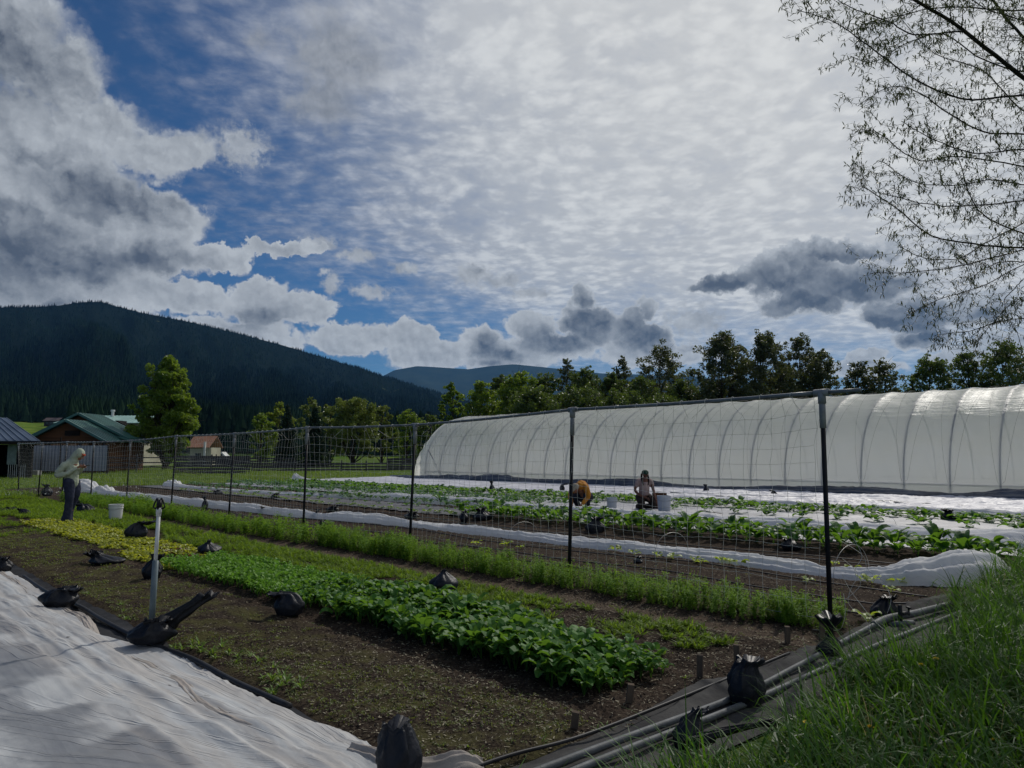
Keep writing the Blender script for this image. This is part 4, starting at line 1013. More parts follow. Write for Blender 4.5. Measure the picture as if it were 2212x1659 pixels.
    for k in range(5):
        q = [p0+[.1+.1*r_.rand(), .1*r_.randn(), .95-.15*k]]
        for _ in range(5): q.append(q[-1]+np.array([r_.randn()*.09+.02, r_.randn()*.06, -.13]))
        q = np.array(q); q[:, 2] = np.maximum(q[:, 2], .04); mb.tube(spline(q, 18), .0022, 3, cap=False)
    mb.build('loose_twine', net, root)
fence()
# ------------------------------------------------------------------ crops
SP = leafmat('spinach_leaf', lin(52, 94, 38), lin(86, 128, 54), tcol=lin(128, 172, 52), trans=.36, rough=.55, spec=.22)
SPl = leafmat('spinach_leaf_light', lin(84, 128, 42), lin(120, 160, 60), tcol=lin(118, 165, 54), trans=.4, rough=.55, spec=.22)
LET = leafmat('lettuce_leaf', lin(124, 134, 38), lin(160, 164, 62), tcol=lin(195, 200, 60), trans=.45, rough=.45)
PEA = leafmat('pea_leaf', lin(76, 112, 36), lin(116, 150, 54), tcol=lin(155, 192, 54), trans=.42, rough=.6, spec=.15)
CAR = leafmat('carrot_leaf', lin(74, 100, 30), lin(112, 136, 44), tcol=lin(150, 180, 50), trans=.42, spec=.1)
SEED = leafmat('seedling_leaf', lin(70, 84, 36), lin(110, 118, 54), tcol=lin(140, 150, 60), trans=.4)
KALE = leafmat('broad_leaf', lin(38, 80, 38), lin(68, 112, 54), tcol=lin(125, 170, 45), trans=.38, rough=.5, spec=.3)
SQ = leafmat('young_leaf', lin(110, 135, 45), lin(140, 160, 60), tcol=lin(185, 205, 60), trans=.5)
GRASS = leafmat('grass_blade', lin(26, 56, 24), lin(70, 106, 38), tcol=lin(100, 145, 36), trans=.36, rough=.5, spec=.2)
GRASSF = leafmat('lawn_blade', lin(66, 92, 36), lin(104, 128, 52), tcol=lin(150, 175, 60), trans=.4, rough=.5)
DRY = leafmat('dry_chip', lin(58, 50, 42), lin(185, 175, 150), trans=.1, rough=.8, spec=.2)
rd = random.random
def spin(n=10, h=.105, L=.098, w=.066):
    return plant([leaf(L*(.6+.5*rd()), w*(.7+.4*rd()), (0, 0, 0), i*2.4+rd(), .85+.6*rd(), curl=1.3+.9*rd(), fold=.45, roll=(rd()-.5)*.6, seg=4, stem=h*(.5+.8*rd()), shape='round') for i in range(n)])
spv = [spin() for _ in range(8)]
spl = [spin(9, .09, .06, .038) for _ in range(6)]
def rnd_in(t0, t1, n0, n1, dens, rag=.06):
    N = int((t1-t0)*(n1-n0)*dens); t = t0+(t1-t0)*rs.rand(N); n = n0+(n1-n0)*rs.rand(N)
    n = n+(fbm(t*.9, t*0, 15, 3)-.5)*rag*2
    return t, n
def band(A_, variants, t0, t1, n0, n1, dens, sc, maskf=None, edge=True, tilt=None, rag=.06, hf=None):
    t, n = rnd_in(t0, t1, n0, n1, dens, rag)
    if maskf is not None: k = maskf(t, n); t, n = t[k], n[k]
    P_ = onground(t, n); s = sc*(.75+.5*rs.rand(len(t)))
    if hf is not None: s = s*hf(t, n)
    A_.plants(variants, P_, s, tilt=None if tilt is None else rs.rand(len(t))*tilt)
# near spinach: rows of plants
def rows_pts(t0, t1, n0, n1, st, sn, jit):
    t, n = np.meshgrid(np.arange(t0, t1, st), np.arange(n0, n1, sn), indexing='ij'); t = t.ravel(); n = n.ravel()
    return t+rs.randn(len(t))*jit, n+rs.randn(len(n))*jit
A_ = Acc(); t, n = rows_pts(3.0, 7.6, 3.78, 4.72, .085, .105, .022)
k = (rs.rand(len(t)) < .93) & (t > 2.98+.35*fbm(n*2.5, n*0, 3, 3)+.12*np.abs(n-4.5)) & (np.abs(n-4.25) < .40+.14*fbm(t*1.5, np.sign(n-4.25)*3+t*0, 9, 3)); t, n = t[k], n[k]; P_ = onground(t, n)
sz = (.95+.35*rs.rand(len(t)))*(1.08-.38*sstep(t, 5.9, 7.6))*(1-.35*sstep(t, 3.6, 3.1))*(.62+.75*fbm(t*1.6, n*2.2, 4, 3))
A_.plants(spv, P_, sz, tilt=rs.rand(len(t))*.3); o = A_.build('spinach_bed', SP); tag(o, 'dense bed of dark green spoon-leaved spinach', kind='stuff')
A_ = Acc(); t, n = rows_pts(7.3, 11.2, 3.75, 4.75, .085, .10, .025); P_ = onground(t, n)
A_.plants(spl, P_, (.9+.5*rs.rand(len(t)))*(1-.25*sstep(t, 9.5, 11.2)), tilt=rs.rand(len(t))*.3); o = A_.build('young_greens', SPl); tag(o, 'lighter green young salad leaves', kind='stuff')
let = [plant([leaf(.05*(.6+.6*rd()), .045, (0, 0, 0), i*2.4+rd(), .3+.9*rd(), curl=.9, fold=-.3, roll=(rd()-.5)*1.2, seg=3, stem=.02) for i in range(10)]) for _ in range(7)]
A_ = Acc(); band(A_, let, 10.6, 20.6, 3.75, 4.85, 130, 1.25, rag=.12, maskf=lambda t, n: (fbm(t*1.4, n*1.4, 8, 3) > .30)); o = A_.build('lettuce_bed', LET); tag(o, 'yellow-green lettuce seedlings in a long bed', kind='stuff')
A_ = Acc(); band(A_, let, 10.8, 13.2, 4.25, 4.8, 60, 1.1, maskf=lambda t, n: fbm(t*2, n*2, 18, 3) > .5); o = A_.build('red_lettuce', leafmat('red_leaf', lin(70, 46, 34), lin(96, 62, 40), tcol=lin(130, 60, 40))); tag(o, 'patch of reddish lettuce seedlings', kind='stuff')
# carrots
def tuft(n, L, w):
    return plant([leaf(L*(.5+.7*rd()), w, ((rd()-.5)*.03, (rd()-.5)*.03, 0), rd()*6.28, .5+.9*rd(), curl=.9, seg=2, shape='l') for _ in range(n)])
car = [tuft(22, .085, .009) for _ in range(8)]
A_ = Acc(); band(A_, car, 3.3, 13, 5.02, 5.9, 240, 1.1, maskf=lambda t, n: fbm(t*1.7, n*2.6, 28, 3) > .43-.14*sstep(t, 5, 10))
band(A_, car, 13, 26, 4.9, 6.0, 90, 1.6, maskf=lambda t, n: fbm(t*1., n*2., 29, 3) > .36); o = A_.build('carrot_bed', CAR); tag(o, 'low feathery carrot tops in thin rows', kind='stuff')
A_ = Acc(); band(A_, car, 20, 38, 3.6, 6.3, 60, 1.8, maskf=lambda t, n: fbm(t*.9, n*1.3, 37, 3) > .42); band(A_, car, 15.5, 24, 2.6, 3.7, 50, 1.3, maskf=lambda t, n: fbm(t*.9, n*1.3, 38, 3) > .5); o = A_.build('weeds', CAR); tag(o, 'low weeds on the far end of the beds', kind='stuff')
# sparse bed seedlings
sdl = [tuft(6, .022, .007) for _ in range(6)]
A_ = Acc(); band(A_, sdl, 2.95, 10, 2.38, 3.6, 480, 1., maskf=lambda t, n: fbm(t*2.2, n*2.8, 33, 4) > .46+.14*sstep(n, 2.9, 3.6))
band(A_, sdl, 10, 19, 2.38, 3.7, 200, 1.5, maskf=lambda t, n: fbm(t*1.6, n*2.2, 34, 3) > .45); band(A_, sdl, 3., 9, 4.7, 6.7, 60, 1., maskf=lambda t, n: fbm(t*2., n*2, 35, 3) > .55)
band(A_, sdl, 3., 14, 7.3, 9.4, 40, 1.1, maskf=lambda t, n: fbm(t*2., n*2, 36, 3) > .5); o = A_.build('seedlings', SEED); tag(o, 'tiny olive seedlings thinly covering the near bed', kind='stuff')
# grassy weeds at the tarp edge
wd = [plant([leaf(.11*(.5+.7*rd()), .016, (0, 0, 0), rd()*6.28, .5+.8*rd(), curl=1., seg=3, shape='l') for _ in range(12)]) for _ in range(5)]
A_ = Acc(); band(A_, wd, 4.6, 6.4, 2.32, 2.62, 60, .8, maskf=lambda t, n: fbm(t*3, n*3, 55, 3) > .42); band(A_, wd, 6.2, 10, 2.34, 2.5, 24, .5)
A_.plants(wd, np.array([G(u, v) for u, v in ((545,1425),(590,1450),(1010,1625),(1035,1632),(1165,1620),(1310,1578),(960,1500),(990,1490),(1050,1545),(870,1480),(1480,1470),(1550,1448),(1290,1585))]), np.array([.8,.9,.7,.6,.8,.6,.4,.35,.4,.5,.6,.6,.6])); o = A_.build('weeds', SEED2 := leafmat('weed_leaf', lin(84, 112, 40), lin(112, 138, 56), tcol=lin(150, 180, 60))); tag(o, 'bright green weeds along the tarp edge and bed ends', kind='stuff')
# soil clods, chips and straw
chip = []
for _ in range(6):
    a, b2 = .006+.014*rd(), .0025+.003*rd()
    chip.append((np.array([[-a, -b2, .003], [a, -b2*.6, .003+.006*rd()], [a, b2, .005], [-a, b2*.8, .002+.004*rd()]]), np.array([[0, 1, 2, 3]]), np.array([rd()])))
A_ = Acc(); 
for (t0, t1, n0, n1, dn) in ((2.75, 6, 2.38, 6.6, 1000), (6, 12, 2.38, 6.7, 260), (2.8, 10, 7., 9.7, 240), (1.6, 2.9, -1, 6, 120), (12, 20, 2.4, 3.8, 120)):
    t, n = rnd_in(t0, t1, n0, n1, dn); P_ = onground(t, n, .001); A_.plants(chip, P_, .35+1.*rs.rand(len(t))**2.2, tilt=(rs.rand(len(t))-.5)*.6, vshift=rs.rand(len(t))**2.5)
o = A_.build('mulch_chips', DRY); tag(o, 'bits of straw and bark strewn over the soil', kind='stuff')
r_ = np.random.RandomState(11)
cl = []
import itertools
ico = [np.array(v, float) for v in ((1,0,0),(0,1,0),(-1,0,0),(0,-1,0),(0,0,1),(0,0,-1))]
for _ in range(5):
    v = np.array(ico)*(.7+.6*r_.rand(6, 1)); cl.append((v*.008+[0, 0, .001], np.array([[0,1,4,4],[1,2,4,4],[2,3,4,4],[3,0,4,4]]), np.array([.3]*4)))
def trisplit(A2_, name, m):
    V = np.concatenate(A2_.V); F = np.concatenate(A2_.F)[:, :3]; return link(name, npmesh(name, V, F, False, np.concatenate(A2_.R)), m)
A_ = Acc()
for (t0, t1, n0, n1, dn) in ((2.75, 6, 2.38, 6.7, 420), (6, 12, 2.38, 6.7, 200), (2.8, 12, 7., 12.2, 170), (12, 26, 7.2, 12.2, 60)):
    t, n = rnd_in(t0, t1, n0, n1, dn); A_.plants(cl, onground(t, n), (.3+1.5*rs.rand(len(t))**3), tilt=rs.rand(len(t))*.5)
o = trisplit(A_, 'soil_clods', leafmat('clod', lin(60, 52, 46), lin(98, 86, 75), trans=0.02, rough=.95, spec=.1)); tag(o, 'small dark clods of soil', kind='stuff')

# peas along the fence
def pea(h, nl, ls):
    L = []
    for s in range(3):
        bx, by = (rd()-.5)*.05, (rd()-.5)*.05; lx, ly = (rd()-.5)*.5, (rd()-.5)*.5
        for i in range(nl):
            f = (i+.6)/nl; z = h*f*(.8+.25*rd()); 
            L.append(leaf(ls*(.7+.6*rd()), ls*.62, (bx+lx*z*.6+(rd()-.5)*.02, by+ly*z*.6+(rd()-.5)*.02, z), rd()*6.28, -.1+.9*rd(), curl=.5, fold=.3, seg=2, stem=.0))
        V = np.array([[bx-.002, by, 0], [bx+.002, by, 0], [bx+lx*h*.6+.0015, by+ly*h*.6, h], [bx+lx*h*.6-.0015, by+ly*h*.6, h]])
        L.append((V, np.array([[0, 1, 2, 3]])))
    return plant(L)
pv = [pea(.32+.1*rd(), 15, .044) for _ in range(9)]; pv2 = [pea(.34+.1*rd(), 10, .066) for _ in range(6)]
gap = lambda t, n: ~((t > 6.93) & (t < 7.12)) & (fbm(t*2.2, n*2, 44, 2) > .22)
hv = lambda t, n: .40+.52*fbm(t*1.4, n*.8, 45, 3)
A_ = Acc(); band(A_, pv, 2.95, 12, 6.64, 7.14, 230, 1., gap, tilt=.35, hf=hv, rag=.05); band(A_, pv2, 12, 22, 6.55, 7.15, 90, 1.05, gap, tilt=.35, hf=hv); band(A_, pv2, 22, 29.5, 6.5, 7.3, 50, 1.2, gap, tilt=.3, hf=hv)
o = A_.build('pea_vines', PEA); tag(o, 'band of young pea vines growing at the foot of the trellis', kind='stuff')

# ------------------------------------------------------------------ foreground grass
def blades(name, pos, h, w, m, lean=(0, 0), seg=5, bend=1.2, label=''):
    N = len(pos); yaw = rs.rand(N)*6.283; hh = h*(.55+.75*rs.rand(N)); ww = w*(.7+.6*rs.rand(N)); bd = bend*(.25+1.1*rs.rand(N)); e0 = 1.25+.3*rs.rand(N)-.25*rs.rand(N)
    s = np.linspace(0, 1, seg+1)
    ang = e0[:, None]-bd[:, None]*s[None]**1.6
    ds = hh[:, None]/seg; X = np.cumsum(np.cos(ang), 1)*ds; Z = np.cumsum(np.sin(ang), 1)*ds; X -= X[:, :1]; Z -= Z[:, :1]
    dx = np.cos(yaw)+lean[0]; dy = np.sin(yaw)+lean[1]; l = np.hypot(dx, dy)+.2; dx /= l; dy /= l
    wd = ww[:, None]*np.minimum(1, (1-s[None])**.6+.03)/2
    tw = yaw[:, None]+1.5708+(rs.rand(N)[:, None]-.5)*1.6*s[None]
    px = -dy[:, None]; py = dx[:, None]
    cx = pos[:, 0:1]+dx[:, None]*X; cy = pos[:, 1:2]+dy[:, None]*X; cz = pos[:, 2:3]+Z-.01
    V = np.stack([np.stack([cx-px*wd, cy-py*wd, cz], -1), np.stack([cx+px*wd, cy+py*wd, cz+wd*.3], -1)], 2).reshape(-1, 3)
    base = (np.arange(N)*(seg+1)*2)[:, None]; i = np.arange(seg)[None]*2
    F = np.stack([base+i, base+i+1, base+i+3, base+i+2], -1).reshape(-1, 4)
    var = np.repeat(np.clip(.6*rs.rand(N)+.4*fbm(pos[:, 0]*1.5, pos[:, 1]*1.5, 6, 3), 0, 1), seg)
    return V, F, var
def grass_pts(N, t0, t1, n0, n1, edge=None):
    t = t0+(t1-t0)*rs.rand(N); n = n0+(n1-n0)*rs.rand(N)
    k = np.ones(N, bool) if edge is None else edge(t, n); t, n = t[k], n[k]; return onground(t, n)
def G1(t, n):
    lim = 2.24-.28*sstep(n, 2.9, 3.3)*(1-sstep(n, 4.6, 5.2))+(fbm(n*1.3, n*0, 61, 3)-.5)*.45-.22*sstep(n, 4.0, 3.0)-.32*sstep(n, 5.0, 5.8)*(1-sstep(n, 7.8, 8.6))+.30*sstep(n, 7.6, 9.)+.15*sstep(n, 10, 12)
    return (t < lim) & (rs.rand(len(t)) < .25+.75*sstep(lim-t, -.05, .35)) & (fbm(t*2.2, n*2.2, 62, 3) > .22)
Ps = grass_pts(300000, -6.5, 3.1, 1.4, 13.5, G1)
x, y = Ps[:, 0], Ps[:, 1]; inview = (x/np.maximum(y, .1) < .80) & (y > 2.3) & (x/np.maximum(y, .1) > -.1); Ps = Ps[inview]
dist = np.hypot(Ps[:, 0], Ps[:, 1]); keep = rs.rand(len(Ps)) < np.clip(1.15-dist/14, .3, 1); Ps = Ps[keep]
hfac = (.35+1.3*fbm(Ps[:, 0]*2.1, Ps[:, 1]*2.1, 63, 3))*(.8+.6*fbm(Ps[:, 0]*.6, Ps[:, 1]*.6, 67, 2))
tl, nl = TN(Ps[:, 0], Ps[:, 1]); hfac = hfac*(.75+.5*sstep(nl, 3., 7.))
print('grass', len(Ps))
V, F, var = blades('g', Ps, .41*hfac, .0115, GRASS, lean=(-.4, .1), bend=1.9)
o = link('tall_grass', npmesh('tall_grass', V, F, False, var), GRASS); tag(o, 'tall rank grass bank at the lower right', kind='stuff')
# broad-leaved weeds in the grass and dandelions
V, F, var = blades('g2', Ps[rs.randint(0, len(Ps), 9000)], .55, .017, GRASS, lean=(-.4, .1), bend=2.4, seg=7)
o = link('broad_grass', npmesh('broad_grass', V, F, False, var), GRASS); tag(o, 'broader arching grass leaves in the bank', kind='stuff')
STRAW = leafmat('dry_blade', lin(110, 100, 66), lin(168, 156, 112), trans=.3, rough=.7, spec=.1)
V, F, var = blades('g3', Ps[rs.randint(0, len(Ps), 5000)], .38, .006, STRAW, lean=(-.3, .1), bend=2.0)
o = link('dry_grass', npmesh('dry_grass', V, F, False, var), STRAW); tag(o, 'dry straw-coloured blades among the grass', kind='stuff')
A_ = Acc(); P_ = Ps[rs.randint(0, len(Ps), 3500)]; A_.plants(wd, P_, .7+.9*rs.rand(len(P_))); o = A_.build('weeds', leafmat('weed_leaf2', lin(56, 84, 34), lin(92, 118, 48), tcol=lin(130, 165, 50))); tag(o, 'broad-leaved weeds low in the tall grass', kind='stuff')
GDN = 'dandelions flowering in the grass bank'
dm = mat('dandelion_yellow', (.75, .55, .03), (.6, .4, .02), rough=.7); dg = mat('dandelion_stalk', (.1, .16, .05), rough=.6)
def dandelion(u, v, z, lb):
    p = G(u, v, z); g0 = float(gz(p[0], p[1])); root = empty('dandelion', (p[0], p[1], g0), label=lb, cat='flower', group=GDN)
    MB().tube([(0, 0, 0), (.01, 0, (z-g0)*.5), (0, 0, z-g0)], .003, 4).build('stalk', dg, root)
    mb = MB()
    for i in range(30):
        a = i*2.4; e = .15+1.2*(i/30); L = .017*(1.2-.5*i/30); d = np.array([math.cos(a)*math.cos(e), math.sin(a)*math.cos(e), math.sin(e)])*L
        s_ = np.array([-math.sin(a), math.cos(a), 0])*.003; c = np.array([0, 0, z-g0]); mb.add([c-s_*.5, c+s_*.5, c+d+s_, c+d-s_], [[0, 1, 2, 3]])
    mb.build('flower_head', dm, root)
for u, v, z, lb in ((1880,1572,.25,'yellow dandelion low in the grass below the nearest post'),(1742,1432+130,.28,'yellow dandelion beside the bundled black bag in the grass'),(1990,1437,.3,'yellow dandelion mid-height in the grass, leftmost of the upper pair'),(2022,1424,.3,'yellow dandelion mid-height in the grass, right of the upper pair'),(1703,1648,.22,'yellow dandelion at the very bottom edge of the grass'),(2150,1600,.2,'yellow dandelion at the lower right of the grass bank')): dandelion(u, v, z, lb)
# lawn beyond the beds
def lawnmask(t, n):
    return ((t-n*.35+(fbm(t*.7, n*.7, 12, 3)-.5)*3 > 30.) & (n < 6.8)) | (t > 41.6)
t = 29+60*rs.rand(150000)**1.4; n = -8+42*rs.rand(150000); k = lawnmask(t, n); P_ = onground(t[k], n[k]); k = (P_[:, 0]/P_[:, 1] > -.75); P_ = P_[k]
d_ = np.hypot(P_[:, 0], P_[:, 1]); 
V, F, var = blades('l', P_, .10+.16*fbm(P_[:, 0]*.4, P_[:, 1]*.4, 64, 3)**2+.25*sstep(fbm(P_[:, 0]*.25, P_[:, 1]*.25, 65, 2), .55, .8), .035, GRASSF, seg=2, bend=.9)
o = link('lawn_grass', npmesh('lawn_grass', V, F, False, var), GRASSF); tag(o, 'rough lawn grass beyond the garden', kind='stuff')
# little white clover heads / dandelion clocks on the far lawn
t = 31+8*rs.rand(90); n = 1+11*rs.rand(90); P_ = onground(t, n, .14); q_ = rand_quads(P_, .07, r_, .9)
o = link('seed_heads', npmesh('seed_heads', q_[0], q_[1], False, rs.rand(90)), leafmat('seed_head_white', lin(190, 190, 180), lin(210, 210, 200), trans=.2)); tag(o, 'pale dandelion clocks dotted over the far lawn', kind='stuff')

# ------------------------------------------------------------------ individual crop plants
def arr2obj(name, P_, m):
    me = npmesh(name, P_[0], P_[1], False, P_[2]); return me
def big(n, L, w, h, upr=.75):
    return plant([leaf(L*(.7+.5*rd()), w*(.8+.35*rd()), (0, 0, 0), i*2.4+rd()*.7, upr*(.7+.7*rd()), curl=1.+.7*rd(), fold=.3, roll=(rd()-.5)*.7, seg=5, stem=h*(.5+.7*rd()), shape='round') for i in range(n)])
def put(meshes, m, name, pts, sc, label, cat, group):
    for me in meshes:
        if not me.materials: me.materials.append(m)
    src = None
    for i, (t, n) in enumerate(pts):
        me = meshes[i % len(meshes)]
        if src is None: src = bpy.data.objects.new(name, me); o = src
        else: o = src.copy(); o.data = me
        COL.objects.link(o); p = onground(t, n, .015); o.location = tuple(p); o.rotation_euler = (0, 0, rd()*6.28); s = sc*(.75+.5*rd()); o.scale = (s, s, s*(.85+.3*rd()))
        tag(o, label, cat, group)
rowm = [arr2obj('leafy_plant', big(11, .19, .12, .17, .95), 0) for _ in range(8)]
pts = []
for n_ in (12.35, 12.75, 13.15):
    t = 2.9+.3*rd()
    while t < 15: pts.append((t, n_+(rd()-.5)*.12)); t += .24+.08*rd()
put(rowm, KALE, 'leafy_plant', pts, 1.02, 'tall broad-leaved plant in the lush green row behind the nearest row cover', 'plant', 'tall broad-leaved plants in the lush row behind the nearest row cover')
bm_ = [arr2obj('cabbage_plant', big(9, .16, .13, .10, .7), 0) for _ in range(8)]
pts = []
for n_ in (20.4, 19.7, 18.2):
    t = 3+.5*rd()
    while t < 39:
        if not (13.2 < t < 14.6 and n_ < 20): pts.append((t, n_+(rd()-.5)*.2))
        t += (.30+.1*rd() if n_ > 19 else (.8+.3*rd() if t < 15 else .42+.1*rd()))
put(bm_, KALE, 'cabbage_plant', pts[:298], 1.2, 'cabbage plant growing through the white mulch sheet in front of the tunnel', 'plant', 'cabbage plants on the white mulch sheet in front of the tunnel')
km_ = [arr2obj('brassica_plant', big(9, .15, .10, .12, .8), 0) for _ in range(6)]
pts = []  # extra cabbage-type rows added to fill the far left, leaves greyer
for n_ in (14.5, 16.6, 17.4):
    t = 15.5+rd()
    while t < 39.5: pts.append((t, n_+(rd()-.5)*.25)); t += .40+.14*rd()
put(km_, leafmat('brassica_leaf', lin(48, 84, 58), lin(84, 120, 84), tcol=lin(110, 150, 60), trans=.3, rough=.55, spec=.2), 'brassica_plant', pts, 1.25, 'grey-green brassica plant in the far left rows beside the second row cover', 'plant', 'grey-green brassica plants in the far left rows beside the second row cover')
sm_ = [arr2obj('mulch_seedling', big(6, .10, .085, .06, .7), 0) for _ in range(5)]
pts = [(2.2+i*.46+(rd()-.5)*.15, 15.9+.35*((i % 2)*2-1)*.9+(rd()-.5)*.1) for i in range(34)]+[(14+i*.7, 13.4+(rd()-.5)*.3) for i in range(30)]
put(sm_, KALE, 'brassica_seedling', pts, 1.15, 'small brassica seedling spaced along the sheet beside the second row cover', 'plant', 'small brassica seedlings beside the second row cover')
lowm = [arr2obj('low_plant', big(7, .10, .08, .05, .7), 0) for _ in range(4)]
pts = [(15+i*.42, 12.3+(rd()-.5)*.25) for i in range(46)]
put(lowm, SEED2, 'low_plant', pts, 1., 'low light green plant in the row continuing the lush row to the far left', 'plant', 'low light green plants continuing the lush row')
sqm = [arr2obj('squash_seedling', big(5, .085, .08, .06, .6), 0) for _ in range(4)]
sq = [(1062,1265),(0,0)]
pts = [tuple(TN(*G(u, v)[:2])) for u, v in ((1030,1183),(1095,1185),(1125,1190),(1330,1200),(1370,1208),(1420,1213),(1455,1218),(1500,1225),(1515,1228),(1560,1222),(1595,1230),(1635,1225),(1670,1230),(1800,1225),(1840,1232),(1860,1263),(1885,1268),(1925,1288),(2005,1262),(1940,1262),(1875,1350),(2088,1150+180),(1745,1265))]
put(sqm, SQ, 'squash_seedling', pts, 1., 'yellow-green squash seedling in the bare soil just beyond the fence', 'plant', 'yellow-green squash seedlings beyond the fence')

# ------------------------------------------------------------------ weighted plastic bags
bagm = [mat('bag_black_%s' % k, a, c, rough=r, scale=7, bump=.010, bscale=18, spec=.2) for k, a, c, r in (('matt', (.010, .011, .014), (.02, .021, .026), .42), ('sheen', (.014, .016, .022), (.028, .03, .038), .46))]
GBG = 'black plastic sandbags weighing down the covers'
def bag(pos, w, h, label, yaw=0., neck=.25, bend=.5, seed=0, depth=.8, m=0, flare=.12, lean=0., pinch=.36, name='sandbag', grp=GBG, slump=1.):
    r_ = np.random.RandomState(seed+500); K, M_ = 34, 40
    s = np.linspace(0, 1, K); ph = np.linspace(0, 2*math.pi, M_, endpoint=False)
    # radius along the axis: full belly, gathered neck, ragged mouth
    PIN = pinch; bel = np.sqrt(np.clip(1-((s-.26)/.36)**2, 0, 1)); nk = .13+.0*s
    rad = np.where(s < .26, .55+.45*np.sqrt(np.clip(s/.26, 0, 1)), 0)
    rad = np.where(s >= .26, np.maximum(PIN+.0*s, 1-(1-PIN)*sstep(s, .30, .78)), rad)
    rad = rad+flare*sstep(s, .78, 1.)
    Hn = h*(1-neck); z = np.where(s < .7, Hn*(s/.7)**.85, Hn+(s-.7)/.3*h*neck*(1-bend))
    xo = np.where(s < .5, 0, 0)+lean*h*s+bend*np.clip((s-.6)/.4, 0, 1)**1.2*neck*h*1.6
    if neck > .5: xo = lean*h*s+bend*np.clip((s-.35)/.65, 0, 1)*neck*h*1.5; z = h*(s**.9)*(1-bend*.35); 
    Sg, Ph = np.meshgrid(s, ph, indexing='ij')
    tw = r_.randn()*1.5*Sg; fold = ((1-2*np.abs(np.sin(Ph*3.5+r_.rand()*6+tw)))+.6*(1-2*np.abs(np.sin(Ph*6+r_.rand()*6-tw*.5))))*sstep(Sg, .15, .7)*.15; fold = fold+(.22*np.cos(Ph-r_.rand()*6.3)+.12*np.cos(2*Ph-r_.rand()*6.3))*(1-Sg*.5)
    lump = (fbm(Ph*0+np.cos(Ph)*1.3+3+seed, np.sin(Ph)*1.3+Sg*3, seed, 4)-.5)*.5+(fbm(np.cos(Ph)*5+seed, np.sin(Ph)*5+Sg*9, seed+4, 3)-.5)*.16
    rr = rad[:, None]*(1+fold+lump*(.45+.4*(1-sstep(Sg, .5, .8))))*w/2
    X = np.cos(Ph)*rr+xo[:, None]; Y = np.sin(Ph)*rr*depth; Z = z[:, None]+(fbm(np.cos(Ph)*2+5, np.sin(Ph)*2+seed, seed+8, 3)-.5)*h*.25*sstep(Sg, .1, .4)*(1-sstep(Sg, .55, .9)*.3)
    Z = Z+sstep(Sg, .93, 1.)*(vnoise(Ph*3, Ph*0, seed)-.5)*w*.15
    if slump != 1.: Z = Z*1.
    V = np.stack([X, Y, np.maximum(Z, .0)], -1).reshape(-1, 3)
    i = np.arange(K-1)[:, None]*M_; j = np.arange(M_)[None]; j2 = (j+1) % M_
    F = np.stack([i+j, i+j2, i+M_+j2, i+M_+j], -1).reshape(-1, 4)
    c1 = np.array([[xo[-1], 0, z[-1]-.22*w]]); n0 = len(V); V = np.concatenate([V, c1, [[0, 0, 0]]])
    jj = np.arange(M_); T1 = np.stack([(K-1)*M_+jj, (K-1)*M_+(jj+1) % M_, np.full(M_, n0)], 1); T0 = np.stack([(jj+1) % M_, jj, np.full(M_, n0+1)], 1)
    o = link(name, npmesh(name, V, [F, np.concatenate([T1, T0])], True), bagm[m]); o.location = tuple(pos); o.rotation_euler = (0, 0, yaw); tag(o, label, 'sandbag', grp); return o
def bg(u, v, wpx, hpx, label, z0=0., **k):
    p = G(u, v, z0); Y = p[1]; w = wpx/FPX*Y; p[1] += w*.32; p[0] *= p[1]/(p[1]-w*.32)
    gzv = float(gz(p[0], p[1])); p[2] = max(gzv, z0)-.01
    return bag(p, w, hpx/FPX*Y*1.04, label, **k)
bg(855, 1704, 112, 118, 'biggest black bag at the bottom edge holding the tarp corner', z0=.04, neck=.1, bend=.3, seed=1, m=1, flare=.0, yaw=2.6, pinch=.62)
bag(tuple(G(318, 1392, .05)+[0, .03, 0]), .34, .20, 'low black bag at the foot of the white pole, on the tarp edge', seed=2, neck=.2, bend=.3, lean=.2, yaw=.1, pinch=.5)
bag(tuple(G(352, 1378, .06)), .21, .44, 'long-necked black bag leaning right against the foot of the white pole', seed=22, neck=.6, bend=.62, lean=.25, flare=.20, yaw=.25, depth=.8, pinch=.62)
bg(130, 1312, 76, 50, 'hunched black bag on the tarp edge, left of the white pole', z0=.05, neck=.3, bend=.9, seed=3, yaw=.2, flare=.1, pinch=.5)
bg(332, 1256, 44, 56, 'upright black bag half hidden behind the white pole', neck=.35, bend=.3, seed=4, flare=.25)
bg(228, 1228, 62, 38, 'slumped black bag with a ragged tail pointing left, on the near bed', neck=.55, bend=.9, seed=5, yaw=3.2, flare=.2)
bg(292, 1170, 40, 50, 'upright black bag with a folded-over top beside the lettuce bed', neck=.35, bend=.8, seed=6, m=1, flare=.6, yaw=.4)
bg(448, 1208, 52, 34, 'pointed black bag beside the upper edge of the lettuce bed', neck=.22, bend=.2, seed=7, m=1, flare=.0, pinch=.15)
bg(624, 1342, 60, 64, 'rounded glossy black bag at the near edge of the spinach bed', neck=.3, bend=.95, seed=8, m=1, yaw=3.3, flare=.1, pinch=.5)
bg(960, 1292, 62, 46, 'hooded black bag on the far side of the spinach bed', neck=.12, bend=.3, seed=9, m=1, flare=.02, lean=-.1, pinch=.2)
bg(4, 1236, 52, 30, 'black bag cut off by the left edge, on the tarp edge', z0=.03, neck=.2, bend=.4, seed=10)
bg(50, 1117, 26, 20, 'small black bag on the weedy bed, right of the flat one at far left', neck=.3, bend=.9, seed=11, yaw=3.1)
bg(16, 1108, 42, 12, 'flat empty black bag on the weedy bed at the far left', neck=.3, bend=.9, seed=12, yaw=.2)
